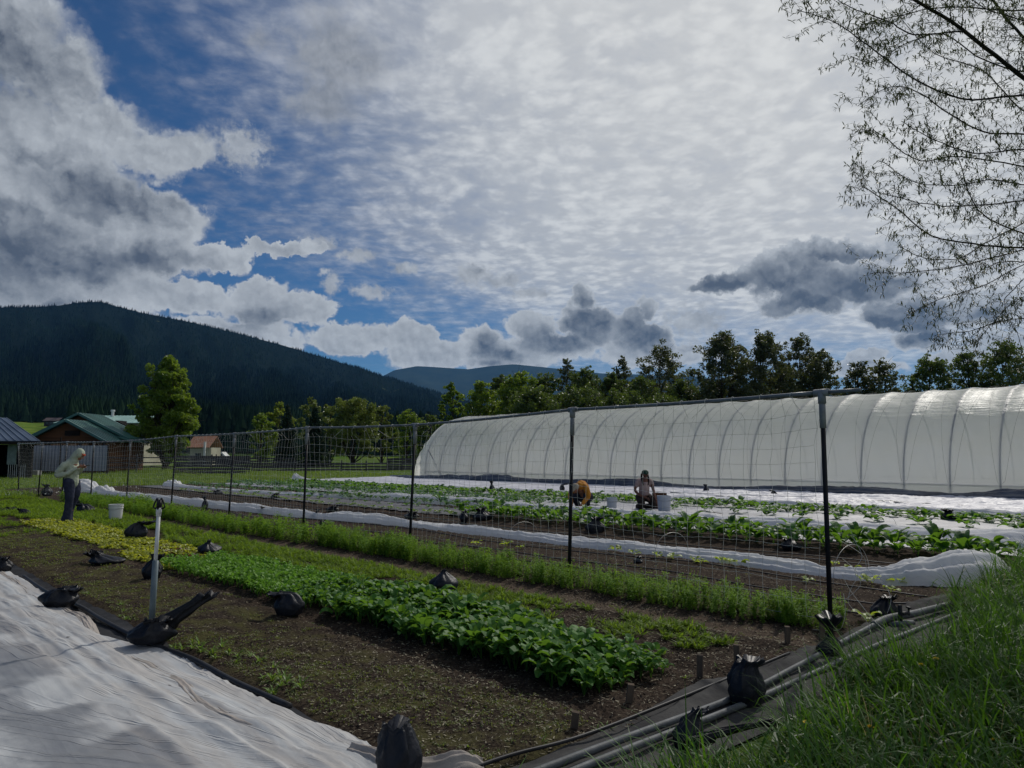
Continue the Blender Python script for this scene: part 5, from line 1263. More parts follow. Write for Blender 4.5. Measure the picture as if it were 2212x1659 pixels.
bg(182, 1113, 38, 30, 'black bag on the ground just right of the standing person', neck=.35, bend=.9, seed=13, yaw=3.0)
bg(1608, 1538, 82, 108, 'tall black bag at the edge of the grass with grass blades in front', neck=.22, bend=.4, seed=14, flare=.15, m=1, yaw=.3, pinch=.6)
bg(1478, 1622, 72, 84, 'black bag lying at the bottom of the grass, left half of the pair', neck=.2, bend=.4, seed=15, m=1, lean=.3)
bag(tuple(G(1500, 1612, .05)), .15, .24, 'long flat black bag trailing right over the grass edge', seed=16, neck=.7, bend=1.3, lean=.3, flare=.1, yaw=-.05, depth=.6, pinch=.45)
bg(1916, 1348, 58, 56, 'black bag behind the nearest fence post, where the hose ends', neck=.2, bend=.4, seed=17, flare=.3)
# the bag tied round the near post
pb = G(1797, 1478); pb = G(1797, 1470)
bag((G(1797, 1428)[0], G(1797, 1428)[1], .0), .20, .34, 'funnel-shaped black bag tied to the foot of the nearest fence post', seed=18, neck=.45, bend=0., flare=.85, depth=.8, pinch=.2)
for u, v, w, h, lb, sd_ in ((443,1106,15,32,'small upright black bag in front of the near row cover, left of the others',31),(572,1113,20,20,'black bag against the near row cover between the fourth and fifth posts',32),(684,1124,14,22,'upright black bag just right of the fourth post from the right',33),(696,1140,16,16,'black bag low in the soil right of the fourth post from the right',34),
    (1040,1127,44,28,'tent-shaped black bag in the soil between the near and second row covers',35),(1003,1131,24,34,'pale grey wrinkled bag left of the tent-shaped one',36),(1284,1152,44,36,'pointed black bag before the lush leafy row, right of the second post',37),(1708,1192,46,30,'black bag in front of the lush leafy row, left of the nearest post',38),
    (2050,1128,40,26,'black bag among the cabbage plants at the right',39),(890,1122,34,18,'flat black bag behind the third post from the right',40),(305,1100,14,20,'small black bag in the peas behind the fence, right of the white bucket',41),(160,1092,30,22,'black bag behind the fence beside the standing person',42),(102,1072,24,28,'dark bundled bag at the far left end of the fence',43),
    (718,1106,28,16,'black bag in bare soil beyond the near cover, right of the fourth post',44),(594,1080,24,12,'flat black bag in the far soil left of the fourth post from the right',45),(470,1070,26,10,'flat black bag at the far end of the second row cover',46),(1062,1066,14,26,'small black bag standing in the cabbage rows left of the tunnel middle',47),(1215,1066,12,22,'small black bag in the cabbages just left of the second post from the right',48),
    (1525,1071,16,20,'small black bag on the silvery sheet right of the kneeling person',49),(1672,1078,14,18,'small black bag on the silvery sheet in front of the tunnel ribs',50),(1380,1222,24,16,'small black bag low in the soil right of the second post from the right',51),(150,1082,20,20,'grey crumpled bag at the foot of the ninth post from the right',52)):
    bg(u, v, w, h, lb, neck=.35, bend=.3 if sd_ % 2 else .7, seed=sd_, m=sd_ % 2, flare=.3, yaw=(sd_*1.7) % 6.28)

# ------------------------------------------------------------------ stakes, pole, buckets
wood = mat('grey_wood', lin(112, 98, 84), lin(84, 74, 64), rough=.9, scale=18, bump=.004, stretch=(1, 1, .2))
GS = 'short wooden row stakes along the row ends'
for i, (u, v, hp, lb) in enumerate(((1358,1528,46,'wooden row stake at the corner of the spinach bed'),(1240,1585,44,'leftmost wooden row stake, nearest the bottom edge'),(1512,1472,52,'wooden row stake right of the spinach corner'),(1592,1448,50,'wooden row stake just left of the bag in the grass edge'),(1702,1402,44,'wooden row stake at the end of the carrot bed'),(1776,1384,44,'wooden row stake nearest the last fence post'))):
    p = G(u, v); h = hp/FPX*p[1]*1.05; w_ = .042
    mb = MB(); o = None
    V = np.array([[-w_/2, -.01, -.05], [w_/2, -.01, -.05], [w_/2, .01, -.05], [-w_/2, .01, -.05], [-w_/2, -.01, h-.004], [w_/2, -.01, h-.006], [w_/2, .01, h], [-w_/2, .01, h+.003]])
    mb.add(V, [[0, 3, 2, 1], [4, 5, 6, 7], [0, 1, 5, 4], [1, 2, 6, 5], [2, 3, 7, 6], [3, 0, 4, 7]])
    o = mb.build('row_stake', wood); o.location = tuple(p); o.rotation_euler = ((rd()-.5)*.12, (rd()-.5)*.14+.05, -.2+(rd()-.5)*.7); tag(o, lb, 'stake', GS)
def pole():
    b0 = G(326, 1368, .03); T_ = PD(344, 1090, b0[1]); root = empty('irrigation_pole', tuple(b0), label='slim white pipe pole with a black head standing at the tarp edge', cat='pole')
    d = T_-b0; L = np.linalg.norm(d); d0 = d/L
    wht = mat('white_pvc', (.62, .63, .62), (.48, .49, .48), rough=.35, scale=8); grn = mat('dark_pvc', (.16, .20, .21), (.10, .13, .15), rough=.35, scale=6)
    MB().tube([d0*.0, d0*L*.56], .026, 12).build('base_pipe', grn, root, True)
    MB().tube([d0*L*.5, d0*L*.93], .0165, 12).tube([d0*L*.91, d0*L*.935], .021, 12).build('pipe', wht, root, True)
    MB().tube([d0*L*.925, d0*L*.975], .023, 12).build('coupling', wht, root, True)
    r_ = np.random.RandomState(3); mb = MB()
    mb.tube([d0*L*.965, d0*L*1.0, d0*L*1.04], [.020, .022, .014], 8)
    for k in range(4): a = k*1.6; mb.tube(spline([d0*L*.97+[.02*math.cos(a), .02*math.sin(a), 0], d0*L+[.05*math.cos(a), .05*math.sin(a), -.02], d0*L*1.05+[.02*math.cos(a), .03*math.sin(a), 0]], 7), .008, 5)
    mb.build('sprinkler_head', bagm[0], root, True)
pole()
bw = mat('bucket_white', (.66, .66, .64), (.56, .56, .54), rough=.4, scale=3); bgry = mat('bucket_grey', (.50, .52, .56), (.42, .44, .48), rough=.4, scale=3)
def bucket(u, v, hpx, label, m, group='white plastic buckets in the field', wk=1.):
    p = G(u, v); h = hpx/FPX*p[1]; r1 = h*.43*wk; r0 = r1*.86
    p[2] = float(gz(p[0], p[1])); root = empty('bucket', tuple(p), label=label, cat='bucket', group=group)
    K = 28; ph = np.linspace(0, 2*math.pi, K, endpoint=False)
    prof = [(r0*.0, .0), (r0, 0), (r0+(r1-r0)*.5, h*.45), (r0+(r1-r0)*.78, h*.74), (r1*1.035, h*.75), (r1*1.035, h*.78), (r1*.985, h*.79), (r1*.985, h*.88), (r1*1.04, h*.89), (r1*1.04, h*.92), (r1*.99, h*.93), (r1*1.03, h*.97), (r1*1.03, h), (r1*.95, h), (r1*.93, h*.5), (r0*.9, .02), (0, .02)]
    V = np.array([[max(r, .001)*math.cos(a), max(r, .001)*math.sin(a), z] for r, z in prof for a in ph])
    i = np.arange(len(prof)-1)[:, None]*K; j = np.arange(K)[None]; j2 = (j+1) % K
    link('pail', npmesh('pail', V, np.stack([i+j, i+j2, i+K+j2, i+K+j], -1).reshape(-1, 4), False), m, root)
    mb = MB(); a = np.linspace(0, math.pi, 14); mb.tube(np.stack([r1*1.05*np.cos(a), -r1*1.05*np.sin(a)*.93-.0, h*.84-r1*.95*np.sin(a)*.45], 1), .003, 4)
    mb.build('handle', mat('wire', (.3, .3, .3), rough=.4, metal=.6), root)
bucket(249, 1128, 33, 'white bucket on the path between the standing person and the white pole', bw)
bucket(1322, 1106, 30, 'pale bucket among the cabbages between the two crouching people', bgry, wk=.85)
bucket(1435, 1107, 34, 'pale bucket right of the kneeling person in the green cap', bgry)
p = G(1421, 1102); mb = MB(); mb.box((0, 0, .2), (.34, .3, .4)); 
cr = empty('crate', (p[0]+.12, p[1]+.35, float(gz(p[0], p[1]))), label='brown wooden box behind the bucket of the kneeling person', cat='crate')
cm_ = mat('crate_wood', lin(92, 60, 42), lin(70, 46, 34), rough=.8, scale=10, bump=.004)
mb = MB()
for z in (.05, .17, .29, .41):
    mb.box((0, -.15, z), (.36, .015, .1)).box((0, .15, z), (.36, .015, .1)).box((-.18, 0, z), (.015, .29, .1)).box((.18, 0, z), (.015, .29, .1))
for sx in (-.165, .165):
    for sy in (-.135, .135): mb.box((sx, sy, .23), (.02, .02, .46))
mb.box((0, 0, .02), (.34, .28, .015)); mb.build('slats', cm_, cr)
# wire support hoops
GW = 'thin wire hoops over the row covers'
wirem = mat('wire_hoop', (.42, .42, .40), rough=.45, metal=.4)
for i, (t, n, s, lb) in enumerate(((3.9, 9.5, .55, 'thin wire hoop over the right end of the near row cover, left one'), (6.6, 9.6, .45, 'thin wire hoop over the near row cover left of the nearest post'), (10.2, 10., .4, 'thin wire hoop over the near row cover right of the second post from the right'), (5.6, 15.4, .5, 'thin wire hoop over the right end of the second row cover'), (9.5, 15.2, .45, 'thin wire hoop over the second row cover, right of the kneeling person'), (29, 11.2, .5, 'thin wire hoop in the far soil left of the fourth post from the right'))):
    a = np.linspace(0, math.pi, 24); c = onground(t, n); dv = np.array([NX, NY])
    q = np.stack([c[0]-dv[0]*np.cos(a)*s, c[1]-dv[1]*np.cos(a)*s, c[2]-.02+np.sin(a)**.8*s*.85], 1)
    o = MB().tube(q, .0035, 4).build('wire_hoop', wirem, None, True); tag(o, lb, 'wire hoop', GW)
# ------------------------------------------------------------------ buildings beyond the lawn
def seamroof(mb, p0, p1, p2, p3, th=.08, step=.45):
    """roof slab with standing seams: p0-p1 eave, p3-p2 ridge"""
    p0, p1, p2, p3 = [np.array(p, float) for p in (p0, p1, p2, p3)]
    nrm = np.cross(p1-p0, p3-p0); nrm /= np.linalg.norm(nrm); nrm = nrm if nrm[2] > 0 else -nrm
    top = [p+nrm*th for p in (p0, p1, p2, p3)]
    mb.add([p0, p1, p2, p3]+top, [[0, 3, 2, 1], [4, 5, 6, 7], [0, 1, 5, 4], [1, 2, 6, 5], [2, 3, 7, 6], [3, 0, 4, 7]])
    L = np.linalg.norm(p1-p0); k = int(L/step)
    for i in range(1, k):
        f = i/k; a = p0+(p1-p0)*f+nrm*(th+.02); c = p3+(p2-p3)*f+nrm*(th+.02)
        if np.linalg.norm(c-a) > .3: mb.beam(a, c, .05, .04)
groof = mat('green_metal_roof', lin(72, 112, 104), lin(52, 88, 82), rough=.4, scale=.6, spec=.5)
groof2 = mat('pale_green_roof', lin(160, 192, 182), lin(138, 170, 160), rough=.4, scale=.4, spec=.5)
broof = mat('blue_grey_roof', lin(92, 104, 120), lin(68, 78, 92), rough=.4, scale=.6, spec=.5)
bwall = mat('brown_siding', lin(104, 72, 50), lin(78, 56, 40), rough=.85, scale=1.2, bump=.02, bscale=8, stretch=(.2, .2, 4))
cream = mat('cream_wall', lin(190, 186, 165), lin(165, 160, 142), rough=.85, scale=.5); dkw = mat('dark_timber', lin(40, 34, 32), lin(26, 24, 24), rough=.85, scale=2)
glass = mat('dark_glass', (.03, .035, .04), (.05, .06, .07), rough=.1, spec=.6); whitep = mat('white_paint', (.72, .72, .70), (.6, .6, .58), rough=.5)
def gable(root, xc, hw, y0, y1, ze, zr, wall, roof, ov=.45, z0=-.1, step=.45, oxf=.6):
    mb = MB(); F_ = [[xc-hw, y0, z0], [xc+hw, y0, z0], [xc+hw, y0, ze], [xc, y0, zr-.12], [xc-hw, y0, ze]]
    V = np.array(F_+[[a, y1, c] for a, _, c in F_])
    mb.add(V, [[0, 1, 2, 4], [5, 9, 7, 6], [1, 6, 7, 2], [0, 4, 9, 5]]); mb.add(V, [[4, 2, 3], [9, 8, 7]])
    mb.build('wall', wall, root)
    k = (zr-ze)/hw
    for sg in (-1, 1):
        r = MB(); e = xc+sg*(hw+ov); ez = ze-k*ov
        seamroof(r, (e, y0-oxf, ez), (e, y1+.4, ez), (xc, y1+.4, zr), (xc, y0-oxf, zr), step=step)
        r.beam((e, y0-oxf-.012, ez+.0), (xc, y0-oxf-.012, zr+.0), .05, .2)
        r.build('roof', roof, root)
hb0 = empty('brown_house', (-39.9, 69, 0), label='dark brown timber building with two stepped green metal gable roofs', cat='house')
def rel(root):
    for ch in root.children:
        ch.matrix_parent_inverse = Matrix.Identity(4); ch.location = Vector(ch.location)-root.location
gable(hb0, -39.9, 4.35, 69, 72.2, 3.25, 5.38, bwall, groof)
gable(hb0, -39.0, 3.2, 65.6, 68.9, 2.95, 4.62, bwall, groof)
mb = MB()
for i in range(14): mb.beam((-42.0, 65.56, .3+i*.19), (-36.0, 65.56, .3+i*.19), .03, .02)
mb.build('siding', dkw, hb0)
mb = MB(); mb.box((-39., 65.5, 2.42), (3.6, .05, .3)); mb.build('board', mat('tan_board', lin(170, 130, 100), lin(140, 108, 84), rough=.8, scale=2), hb0)
mb = MB(); mb.box((-38.6, 65.5, 3.5), (1.3, .06, .45)).build('vent', dkw, hb0)
mb = MB()
for x in (-42.6, -40.2, -37.5, -35.4): mb.box((x, 64.9, 1.3), (.16, .16, 2.7))
mb.beam((-43.2, 64.9, 2.72), (-35., 64.9, 2.72), .16, .2); mb.build('porch_posts', dkw, hb0)
seam2 = MB(); seamroof(seam2, (-34.6, 68, 2.75), (-34.6, 78, 2.75), (-36., 78, 3.2), (-36., 68, 3.2)); seam2.build('roof', groof, hb0)
rel(hb0)
wh = empty('cream_house', (-55, 106, 0), label='cream house with a pale green metal roof behind the brown building', cat='house')
mb = MB(); mb.box((-57.5, 109, 2.9), (11.2, 8, 6.2)).build('wall', cream, wh)
r = MB(); seamroof(r, (-64.2, 104.2, 6.0), (-51.2, 104.2, 6.0), (-51.9, 109, 7.25), (-63.2, 109, 7.25), step=.6); seamroof(r, (-64.2, 113.8, 6.0), (-51.2, 113.8, 6.0), (-51.9, 109.05, 7.25), (-63.2, 109.05, 7.25), step=.6); r.build('roof', groof2, wh)
mb = MB(); mb.box((-54.4, 104.0, 2.6), (1.9, 2.4, 6.0)).build('bay', cream, wh); 
r = MB(); seamroof(r, (-55.7, 102.4, 5.6), (-55.7, 105.4, 5.6), (-54.4, 105.4, 6.25), (-54.4, 102.4, 6.25)); seamroof(r, (-53.1, 102.4, 5.6), (-53.1, 105.4, 5.6), (-54.4, 105.4, 6.25), (-54.4, 102.4, 6.25)); r.build('roof', dkw, wh)
for x, z in ((-54.4, 4.2), (-52.8, 4.4), (-61.5, 4.6), (-59.5, 4.6)): 
    y = 102.78 if x == -54.4 else 104.97
    MB().box((x, y, z), (.7, .05, .9)).build('window', glass, wh)
MB().tube([(-58.2, 108.5, 6.9), (-58.2, 108.5, 7.9)], .2, 8).tube([(-58.2, 108.5, 7.9), (-58.2, 108.5, 8.15)], .3, 8).build('chimney', whitep, wh)
rel(wh)
barn = empty('open_barn', (-37, 52, 0), label='blue-grey metal roofed open shed cut off by the left edge', cat='shed')
ze, zr = 2.45, 4.25
r = MB(); seamroof(r, (-52, 50, ze), (-31.7, 50, ze), (-37.4, 55, zr), (-52, 55, zr), step=.5)
seamroof(r, (-31.7, 50, ze), (-37.8, 60, ze), (-37.42, 55.02, zr), (-37.4, 54.98, zr), step=.5); seamroof(r, (-52, 60, ze), (-37.8, 60, ze), (-37.4, 55.02, zr), (-52, 55.02, zr), step=.5); r.build('roof', broof, barn)
r = MB(); r.beam((-52, 49.95, ze-.06), (-31.7, 49.95, ze-.06), .06, .2).beam((-31.65, 50, ze-.06), (-37.75, 60, ze-.06), .06, .2); r.build('fascia', dkw, barn)
mb = MB()
for x in (-35.4, -32.5): mb.box((x, 50.6, 1.15), (.18, .18, 2.5))
mb.box((-45.5, 58.5, 1.15), (15, .15, 2.5)).beam((-33.2, 51.6, 1.15), (-38., 58.4, 1.15), .15, 2.5).box((-40., 50.9, 1.2), (8., .12, 2.4)); mb.build('wall', dkw, barn)
MB().box((-33.75, 50.5, 1.62), (.6, .05, 1.35)).build('door_panel', mat('pale_panel', lin(120, 132, 128), lin(100, 112, 108), rough=.5), barn)
mb = MB()
for i in range(9): mb.tube([(-33.9+i*.14, 50.45, .0), (-33.9+i*.14, 50.45, .95)], .018, 4)
mb.build('railing', mat('pale_rail', (.45, .47, .47), rough=.5), barn); rel(barn)
lh = empty('log_house', (0, 0, 0), label='tiny dark log house on the green meadow at the foot of the mountain', cat='house')
a0 = math.atan((118-1106)/FPX); rr0 = 560.; px, py = math.sin(a0)*rr0, math.cos(a0)*rr0
zb = float(hillz(np.array(a0), np.array((rr0-330)/2670), **H1)); lh.location = (px, py, zb-.5)
mb = MB(); mb.box((0, 0, 1.8), (9, 7, 3.8)).box((5, -2, 1.2), (4, 5, 2.6)); mb.build('wall', mat('log_wall', lin(70, 64, 62), lin(52, 48, 48), rough=.9, scale=1), lh)
mb = MB(); mb.add([[-5.2, -4.2, 3.5], [5.2, -4.2, 3.5], [5.2, 0, 5.6], [-5.2, 0, 5.6], [5.2, 4.2, 3.5], [-5.2, 4.2, 3.5]], [[0, 1, 2, 3], [3, 2, 4, 5]]); mb.add([[3, -5, 2.3], [7.5, -5, 2.3], [7.5, -2, 3.3], [3, -2, 3.3]], [[0, 1, 2, 3]])
mb.build('roof', mat('log_roof', lin(104, 92, 90), lin(84, 76, 76), rough=.7, scale=1), lh)
for x in (-2.5, 0, 2.5): MB().box((x, -3.54, 2.), (1., .06, 1.2)).build('window', glass, lh)
sh = empty('low_shed', (-54, 84, 0), label='rusty flat-roofed shed between the grey and the brown roofs', cat='shed')
mb = MB(); mb.box((0, 2, 1.3), (4.6, 4, 2.8)).build('wall', dkw, sh)
mb = MB(); seamroof(mb, (-2.6, -.3, 3.1), (2.6, -.3, 3.1), (2.6, 4.3, 3.95), (-2.6, 4.3, 3.95), step=.6); mb.build('roof', mat('rust_roof', lin(140, 92, 70), lin(112, 76, 60), rough=.7, scale=.8), sh)
# corrugated panel fence
cf = empty('panel_fence', (0, 0, 0), label='pale blue-grey corrugated panel screen in front of the brown building', cat='fence')
xa, xb, Yp = (72-1106)/FPX*61.5, (235-1106)/FPX*61.5, 61.5
K = int((xb-xa)/.05); xx = np.linspace(xa, xb, K); yy = Yp+.03*np.sin(xx*2*math.pi/.26)
V = np.concatenate([np.stack([xx, yy, xx*0+.28], 1), np.stack([xx, yy, xx*0+2.36], 1)]); i = np.arange(K-1)
F = np.stack([i, i+1, K+i+1, K+i], 1); V2 = V+[0, .02, 0]
link('panel', npmesh('panel', np.concatenate([V, V2]), np.concatenate([F, F[:, ::-1]+2*K]), True), mat('corrugated', lin(150, 156, 172), lin(128, 134, 150), rough=.45, scale=.7, spec=.5), cf)
for x in np.linspace(xa, xb, 6): MB().box((x, Yp+.12, 1.2), (.1, .1, 2.5)).build('post', dkw, cf)
cb = MB().box((0, 0, .18), (1.9, .5, .42)).build('concrete_block', mat('concrete', (.42, .42, .40), (.3, .3, .29), rough=.9, scale=3, bump=.01)); cb.location = ((66-1106)/FPX*58, 58, 0); tag(cb, 'pale concrete block lying in the grass below the wood stack', 'block')
ws = empty('wood_stack', ((58-1106)/FPX*60, 60, 0), label='stacked firewood between the shed and the corrugated screen', cat='wood stack'); mb = MB(); r_ = np.random.RandomState(2)
for iz in range(9):
    for ix in range(6): mb.tube([(-.45+ix*.18+r_.randn()*.01, -.22, .12+iz*.165), (-.45+ix*.18+r_.randn()*.01, .22, .12+iz*.165)], .075+.012*r_.rand(), 7)
mb.build('logs', mat('logs', lin(96, 84, 72), lin(62, 54, 48), rough=.9, scale=6), ws)
# timber fences
def rail_fence(name, pts, h, rails, m, label, boards=.14, post=2.4, w=.12):
    P_ = [np.array([(u-1106)/FPX*Y, Y]) for u, Y in pts]; root = empty(name, (P_[0][0], P_[0][1], 0), label=label, cat='fence'); o0 = np.array([P_[0][0], P_[0][1], 0.]); rb = MB()
    for a, c in zip(P_[:-1], P_[1:]):
        L = np.linalg.norm(c-a); k = max(1, int(L/post))
        for i in range(k):
            q0 = a+(c-a)*i/k; q1 = a+(c-a)*(i+1)/k
            z0 = float(gz(q0[0], q0[1])); hh = h*(.96+.1*rd())
            MB().tube([np.array([q0[0], q0[1], z0-.1])-o0, np.array([q0[0]+.02*rs.randn(), q0[1], z0+hh])-o0], w/2, 6).build('post', m, root)
            for z in rails: rb.beam(np.array([q0[0], q0[1]-.08, z+(rd()-.5)*.05])-o0, np.array([q1[0], q1[1]-.08, z+(rd()-.5)*.05])-o0, .035, boards)
    rb.build('rails', m, root)
gw = mat('weathered_boards', lin(82, 80, 84), lin(58, 56, 60), rough=.9, scale=3, bump=.01)
rail_fence('rail_fence', [(238, 63), (300, 64), (392, 66)], 1.55, (.55, .95, 1.35), gw, 'dark open rail fence between the corrugated screen and the big tree', .10)
rail_fence('board_fence', [(382, 60), (460, 60.5), (545, 61)], 1.5, (.2, .45, .7, .95, 1.2, 1.42), gw, 'solid weathered grey board fence right of the big tree', .21, 1.9)
rail_fence('board_fence', [(470, 84), (560, 84), (640, 83)], 1.5, (.35, .62, .9, 1.2), gw, 'upper far board fence behind the solid board fence', .19, 2.4)
rail_fence('board_fence', [(548, 66), (640, 67), (740, 69), (845, 70)], 1.0, (.25, .5, .78), gw, 'low weathered board fence running right behind the trellis netting', .17, 2.2)
rail_fence('board_fence', [(838, 72), (870, 72), (912, 73)], 1.35, (.25, .48, .71, .94, 1.18), gw, 'short grey board fence next to the end of the tunnel', .2, 1.5)
# small building and camper
sb = empty('small_cabin', ((436-1106)/FPX*92, 92, 0), label='small cabin with a tan roof and a white corner post right of the big tree', cat='cabin')
MB().box((0, 1.5, 1.2), (2.6, 3, 2.6)).build('wall', cream, sb); r = MB(); seamroof(r, (-1.7, -.4, 2.45), (1.2, -.4, 2.45), (1.2, 2, 3.9), (-1.7, 2, 3.9)); seamroof(r, (-1.7, 4.0, 2.45), (1.2, 4.0, 2.45), (1.2, 2.02, 3.9), (-1.7, 2.02, 3.9)); r.build('roof', mat('tan_roof', lin(160, 118, 96), lin(136, 102, 84), rough=.7, scale=1), sb)
MB().box((.75, -.6, 1.55), (.22, .22, 3.3)).build('post', whitep, sb); MB().box((-.3, -.03, 1.4), (.7, .05, .8)).build('window', glass, sb)
cv = empty('camper_van', ((479-1106)/FPX*112, 112, 0), label='white camper vehicle parked beyond the fences, seen through the netting', cat='camper')
prof = np.array([[-1.75, .45], [-1.75, 1.25], [-1.5, 1.95], [.5, 2.05], [.75, 1.75], [1.2, 1.35], [1.75, 1.15], [1.85, .45]])
V = np.concatenate([np.stack([prof[:, 0], prof[:, 0]*0-.85, prof[:, 1]], 1), np.stack([prof[:, 0], prof[:, 0]*0+.85, prof[:, 1]], 1)])
mb = MB(); i = np.arange(8); mb.add(V, np.stack([i, (i+1) % 8, (i+1) % 8+8, i+8], 1)); mb.add(V, [[0, 1, 2], [0, 2, 3], [0, 3, 4], [0, 4, 5], [0, 5, 6], [0, 6, 7]]); mb.add(V, [[8, 10, 9], [8, 11, 10], [8, 12, 11], [8, 13, 12], [8, 14, 13], [8, 15, 14]]); mb.build('body', whitep, cv)
for x in (-1.1, -.3, .35): MB().box((x, -.87, 1.6), (.55, .03, .35)).build('window', glass, cv)
for x in (-1.05, 1.15):
    for y in (-.8, .8): MB().tube([(x, y-.1, .36), (x, y+.1, .36)], .35, 14).build('wheel', dkw, cv)
lg = MB().tube(spline([(-1.9, 0, .75), (-.6, .1, .62), (.9, 0, .3), (2., .1, .08)], 10), np.linspace(.05, .03, 10), 6).tube(spline([(-.6, .1, .62), (-.9, 0, 1.1), (-1.3, 0, 1.3)], 6), .02, 5)
o = lg.build('fallen_branch', mat('dead_wood', lin(110, 104, 92), lin(86, 80, 70), rough=.85), None, True); o.location = ((384-1106)/FPX*56, 56, 0); tag(o, 'bare pale fallen branch propped in front of the big tree', 'branch')
# far posts seen through the netting
for i, (u, v0, v1, Y, lb) in enumerate(((132, 945, 1030, 56, 'thin pale-topped pole left of the hooded person'), (535, 955, 1010, 74, 'thin dark pole behind the board fence between the fourth and fifth posts'))):
    a = PD(u, v0, Y); o = MB().tube([(0, 0, 0), (0, 0, a[2])], .04, 6).build('thin_pole', dkw); o.location = (a[0], Y, 0); tag(o, lb, 'pole')

# ------------------------------------------------------------------ people
def sph(mb, c, r, k=12):
    c = np.array(c, float); r = np.array([r]*3 if np.isscalar(r) else r); n = 10
    th = np.linspace(.12, math.pi-.12, n); ph = np.linspace(0, 2*math.pi, k, endpoint=False)
    V = np.array([[math.sin(a)*math.cos(p), math.sin(a)*math.sin(p), math.cos(a)] for a in th for p in ph])*r+c
    i = np.arange(n-1)[:, None]*k; j = np.arange(k)[None]; j2 = (j+1) % k
    F = np.stack([i+j, i+k+j, i+k+j2, i+j2], -1).reshape(-1, 4)
    V = np.concatenate([V, [c+[0, 0, r[2]]], [c-[0, 0, r[2]]]]); jj = np.arange(k); T0 = np.stack([jj, (jj+1) % k, np.full(k, n*k)], 1); T1 = np.stack([(n-1)*k+(jj+1) % k, (n-1)*k+jj, np.full(k, n*k+1)], 1)
    b0 = mb.n; mb.V.append(V); mb.n += len(V); mb.F4.append(F+b0); mb.F3.append(np.concatenate([T0, T1])+b0)
def limb(mb, pts, rad, k=12, n=None):
    pts = np.array(pts, float); n = n or (len(pts)-1)*5+1
    S = spline(pts, n); rr = np.interp(np.linspace(0, len(rad)-1, n), np.arange(len(rad)), rad)
    mb.tube(S, rr, k); sph(mb, S[0], rr[0]*.98, k); sph(mb, S[-1], rr[-1]*.98, k)
def skin(mb, name, m, parent, vox=.011, smooth=3, disp=0.):
    o = mb.build(name, m, parent, True)
    md = o.modifiers.new('union', 'REMESH'); md.mode = 'VOXEL'; md.voxel_size = vox; md.use_smooth_shade = True
    ms = o.modifiers.new('soften', 'SMOOTH'); ms.factor = .5; ms.iterations = smooth
    if disp:
        tx = bpy.data.textures.new('folds', 'CLOUDS'); tx.noise_scale = .09; tx.noise_depth = 2
        d = o.modifiers.new('folds', 'DISPLACE'); d.texture = tx; d.strength = disp; d.mid_level = .5
    return o
skinm = mat('skin', lin(150, 104, 80), lin(132, 90, 70), rough=.5, scale=6, spec=.35)
def hand(mb, w, d, side, curl=.6, sc=1.):
    """palm and five fingers from the wrist w along d; side = direction of the thumb"""
    w = np.array(w, float); d = np.array(d, float); d /= np.linalg.norm(d); s_ = np.array(side, float); s_ -= d*s_.dot(d); s_ /= np.linalg.norm(s_); nrm = np.cross(d, s_)
    limb(mb, [w, w+d*.05*sc, w+d*.085*sc], [.024*sc, .030*sc, .030*sc], 8)
    for i, L in enumerate((.070, .080, .074, .058)):
        o_ = w+d*.085*sc+s_*(.027-.018*i)*sc; q = [o_]
        for j in range(3):
            a = curl*(j+1)*.75; q.append(q[-1]+(d*math.cos(a)+nrm*math.sin(a))*L*sc/3)
        limb(mb, q, [.0105*sc, .0095*sc, .009*sc, .0075*sc], 6, 7)
    limb(mb, [w+d*.03*sc+s_*.022*sc, w+d*.055*sc+s_*.05*sc+nrm*.01, w+d*.085*sc+s_*.055*sc+nrm*.025], [.013*sc, .011*sc, .009*sc], 6, 7)
def head(mb, c, fwd, up, r=.098):
    """skull, jaw, nose, brow, ears"""
    c = np.array(c, float); f = np.array(fwd, float); f /= np.linalg.norm(f); u = np.array(up, float); u -= f*u.dot(f); u /= np.linalg.norm(u); s_ = np.cross(u, f)
    sph(mb, c+u*.02-f*.012, (r*.86, r*.86, r)); limb(mb, [c+f*.01-u*.02, c+f*.045-u*.085], [r*.68, r*.40], 10)
    limb(mb, [c+f*.088+u*.012, c+f*.112-u*.028], [.010, .017], 8, 5); limb(mb, [c+f*.076+u*.026+s_*.035, c+f*.084+u*.03, c+f*.076+u*.026-s_*.035], [.014, .013, .014], 8, 7)
    limb(mb, [c+f*.078-u*.058+s_*.02, c+f*.086-u*.058, c+f*.078-u*.058-s_*.02], [.009, .012, .009], 8, 7)
    for sg in (-1, 1): sph(mb, c+s_*sg*r*.84-f*.005, (.018, .018, .032)); sph(mb, c+s_*sg*.034+f*.075+u*.004, .014)
# 1: standing, hooded, looking at a phone
p0 = G(150, 1133); p0[2] = float(gz(p0[0], p0[1]))-.03
pa = empty('person', tuple(p0), rz=-.12, label='standing person in a pale green hoodie and dark jeans looking down at a phone', cat='person')
mb = MB(); head(mb, (.175, 0, 1.585), (.80, 0, -.60), (.5, 0, .85)); limb(mb, [(.0, 0, 1.42), (.10, 0, 1.52)], [.06, .056])
limb(mb, [(-.03, 0, 1.0), (-.03, 0, 1.2), (-.02, 0, 1.38)], [.12, .13, .12])
for sg in (-1, 1):
    limb(mb, [(-.05, .17*sg, 1.37), (-.17, .23*sg, 1.14), (.08, .15*sg, 1.20), (.20, .07*sg, 1.30)], [.05, .042, .036, .026])
hand(mb, (.20, -.07, 1.30), (.9, .3, .25), (0, .3, .9), .55); hand(mb, (.20, .07, 1.29), (.9, -.3, .2), (0, -.3, .9), .5)
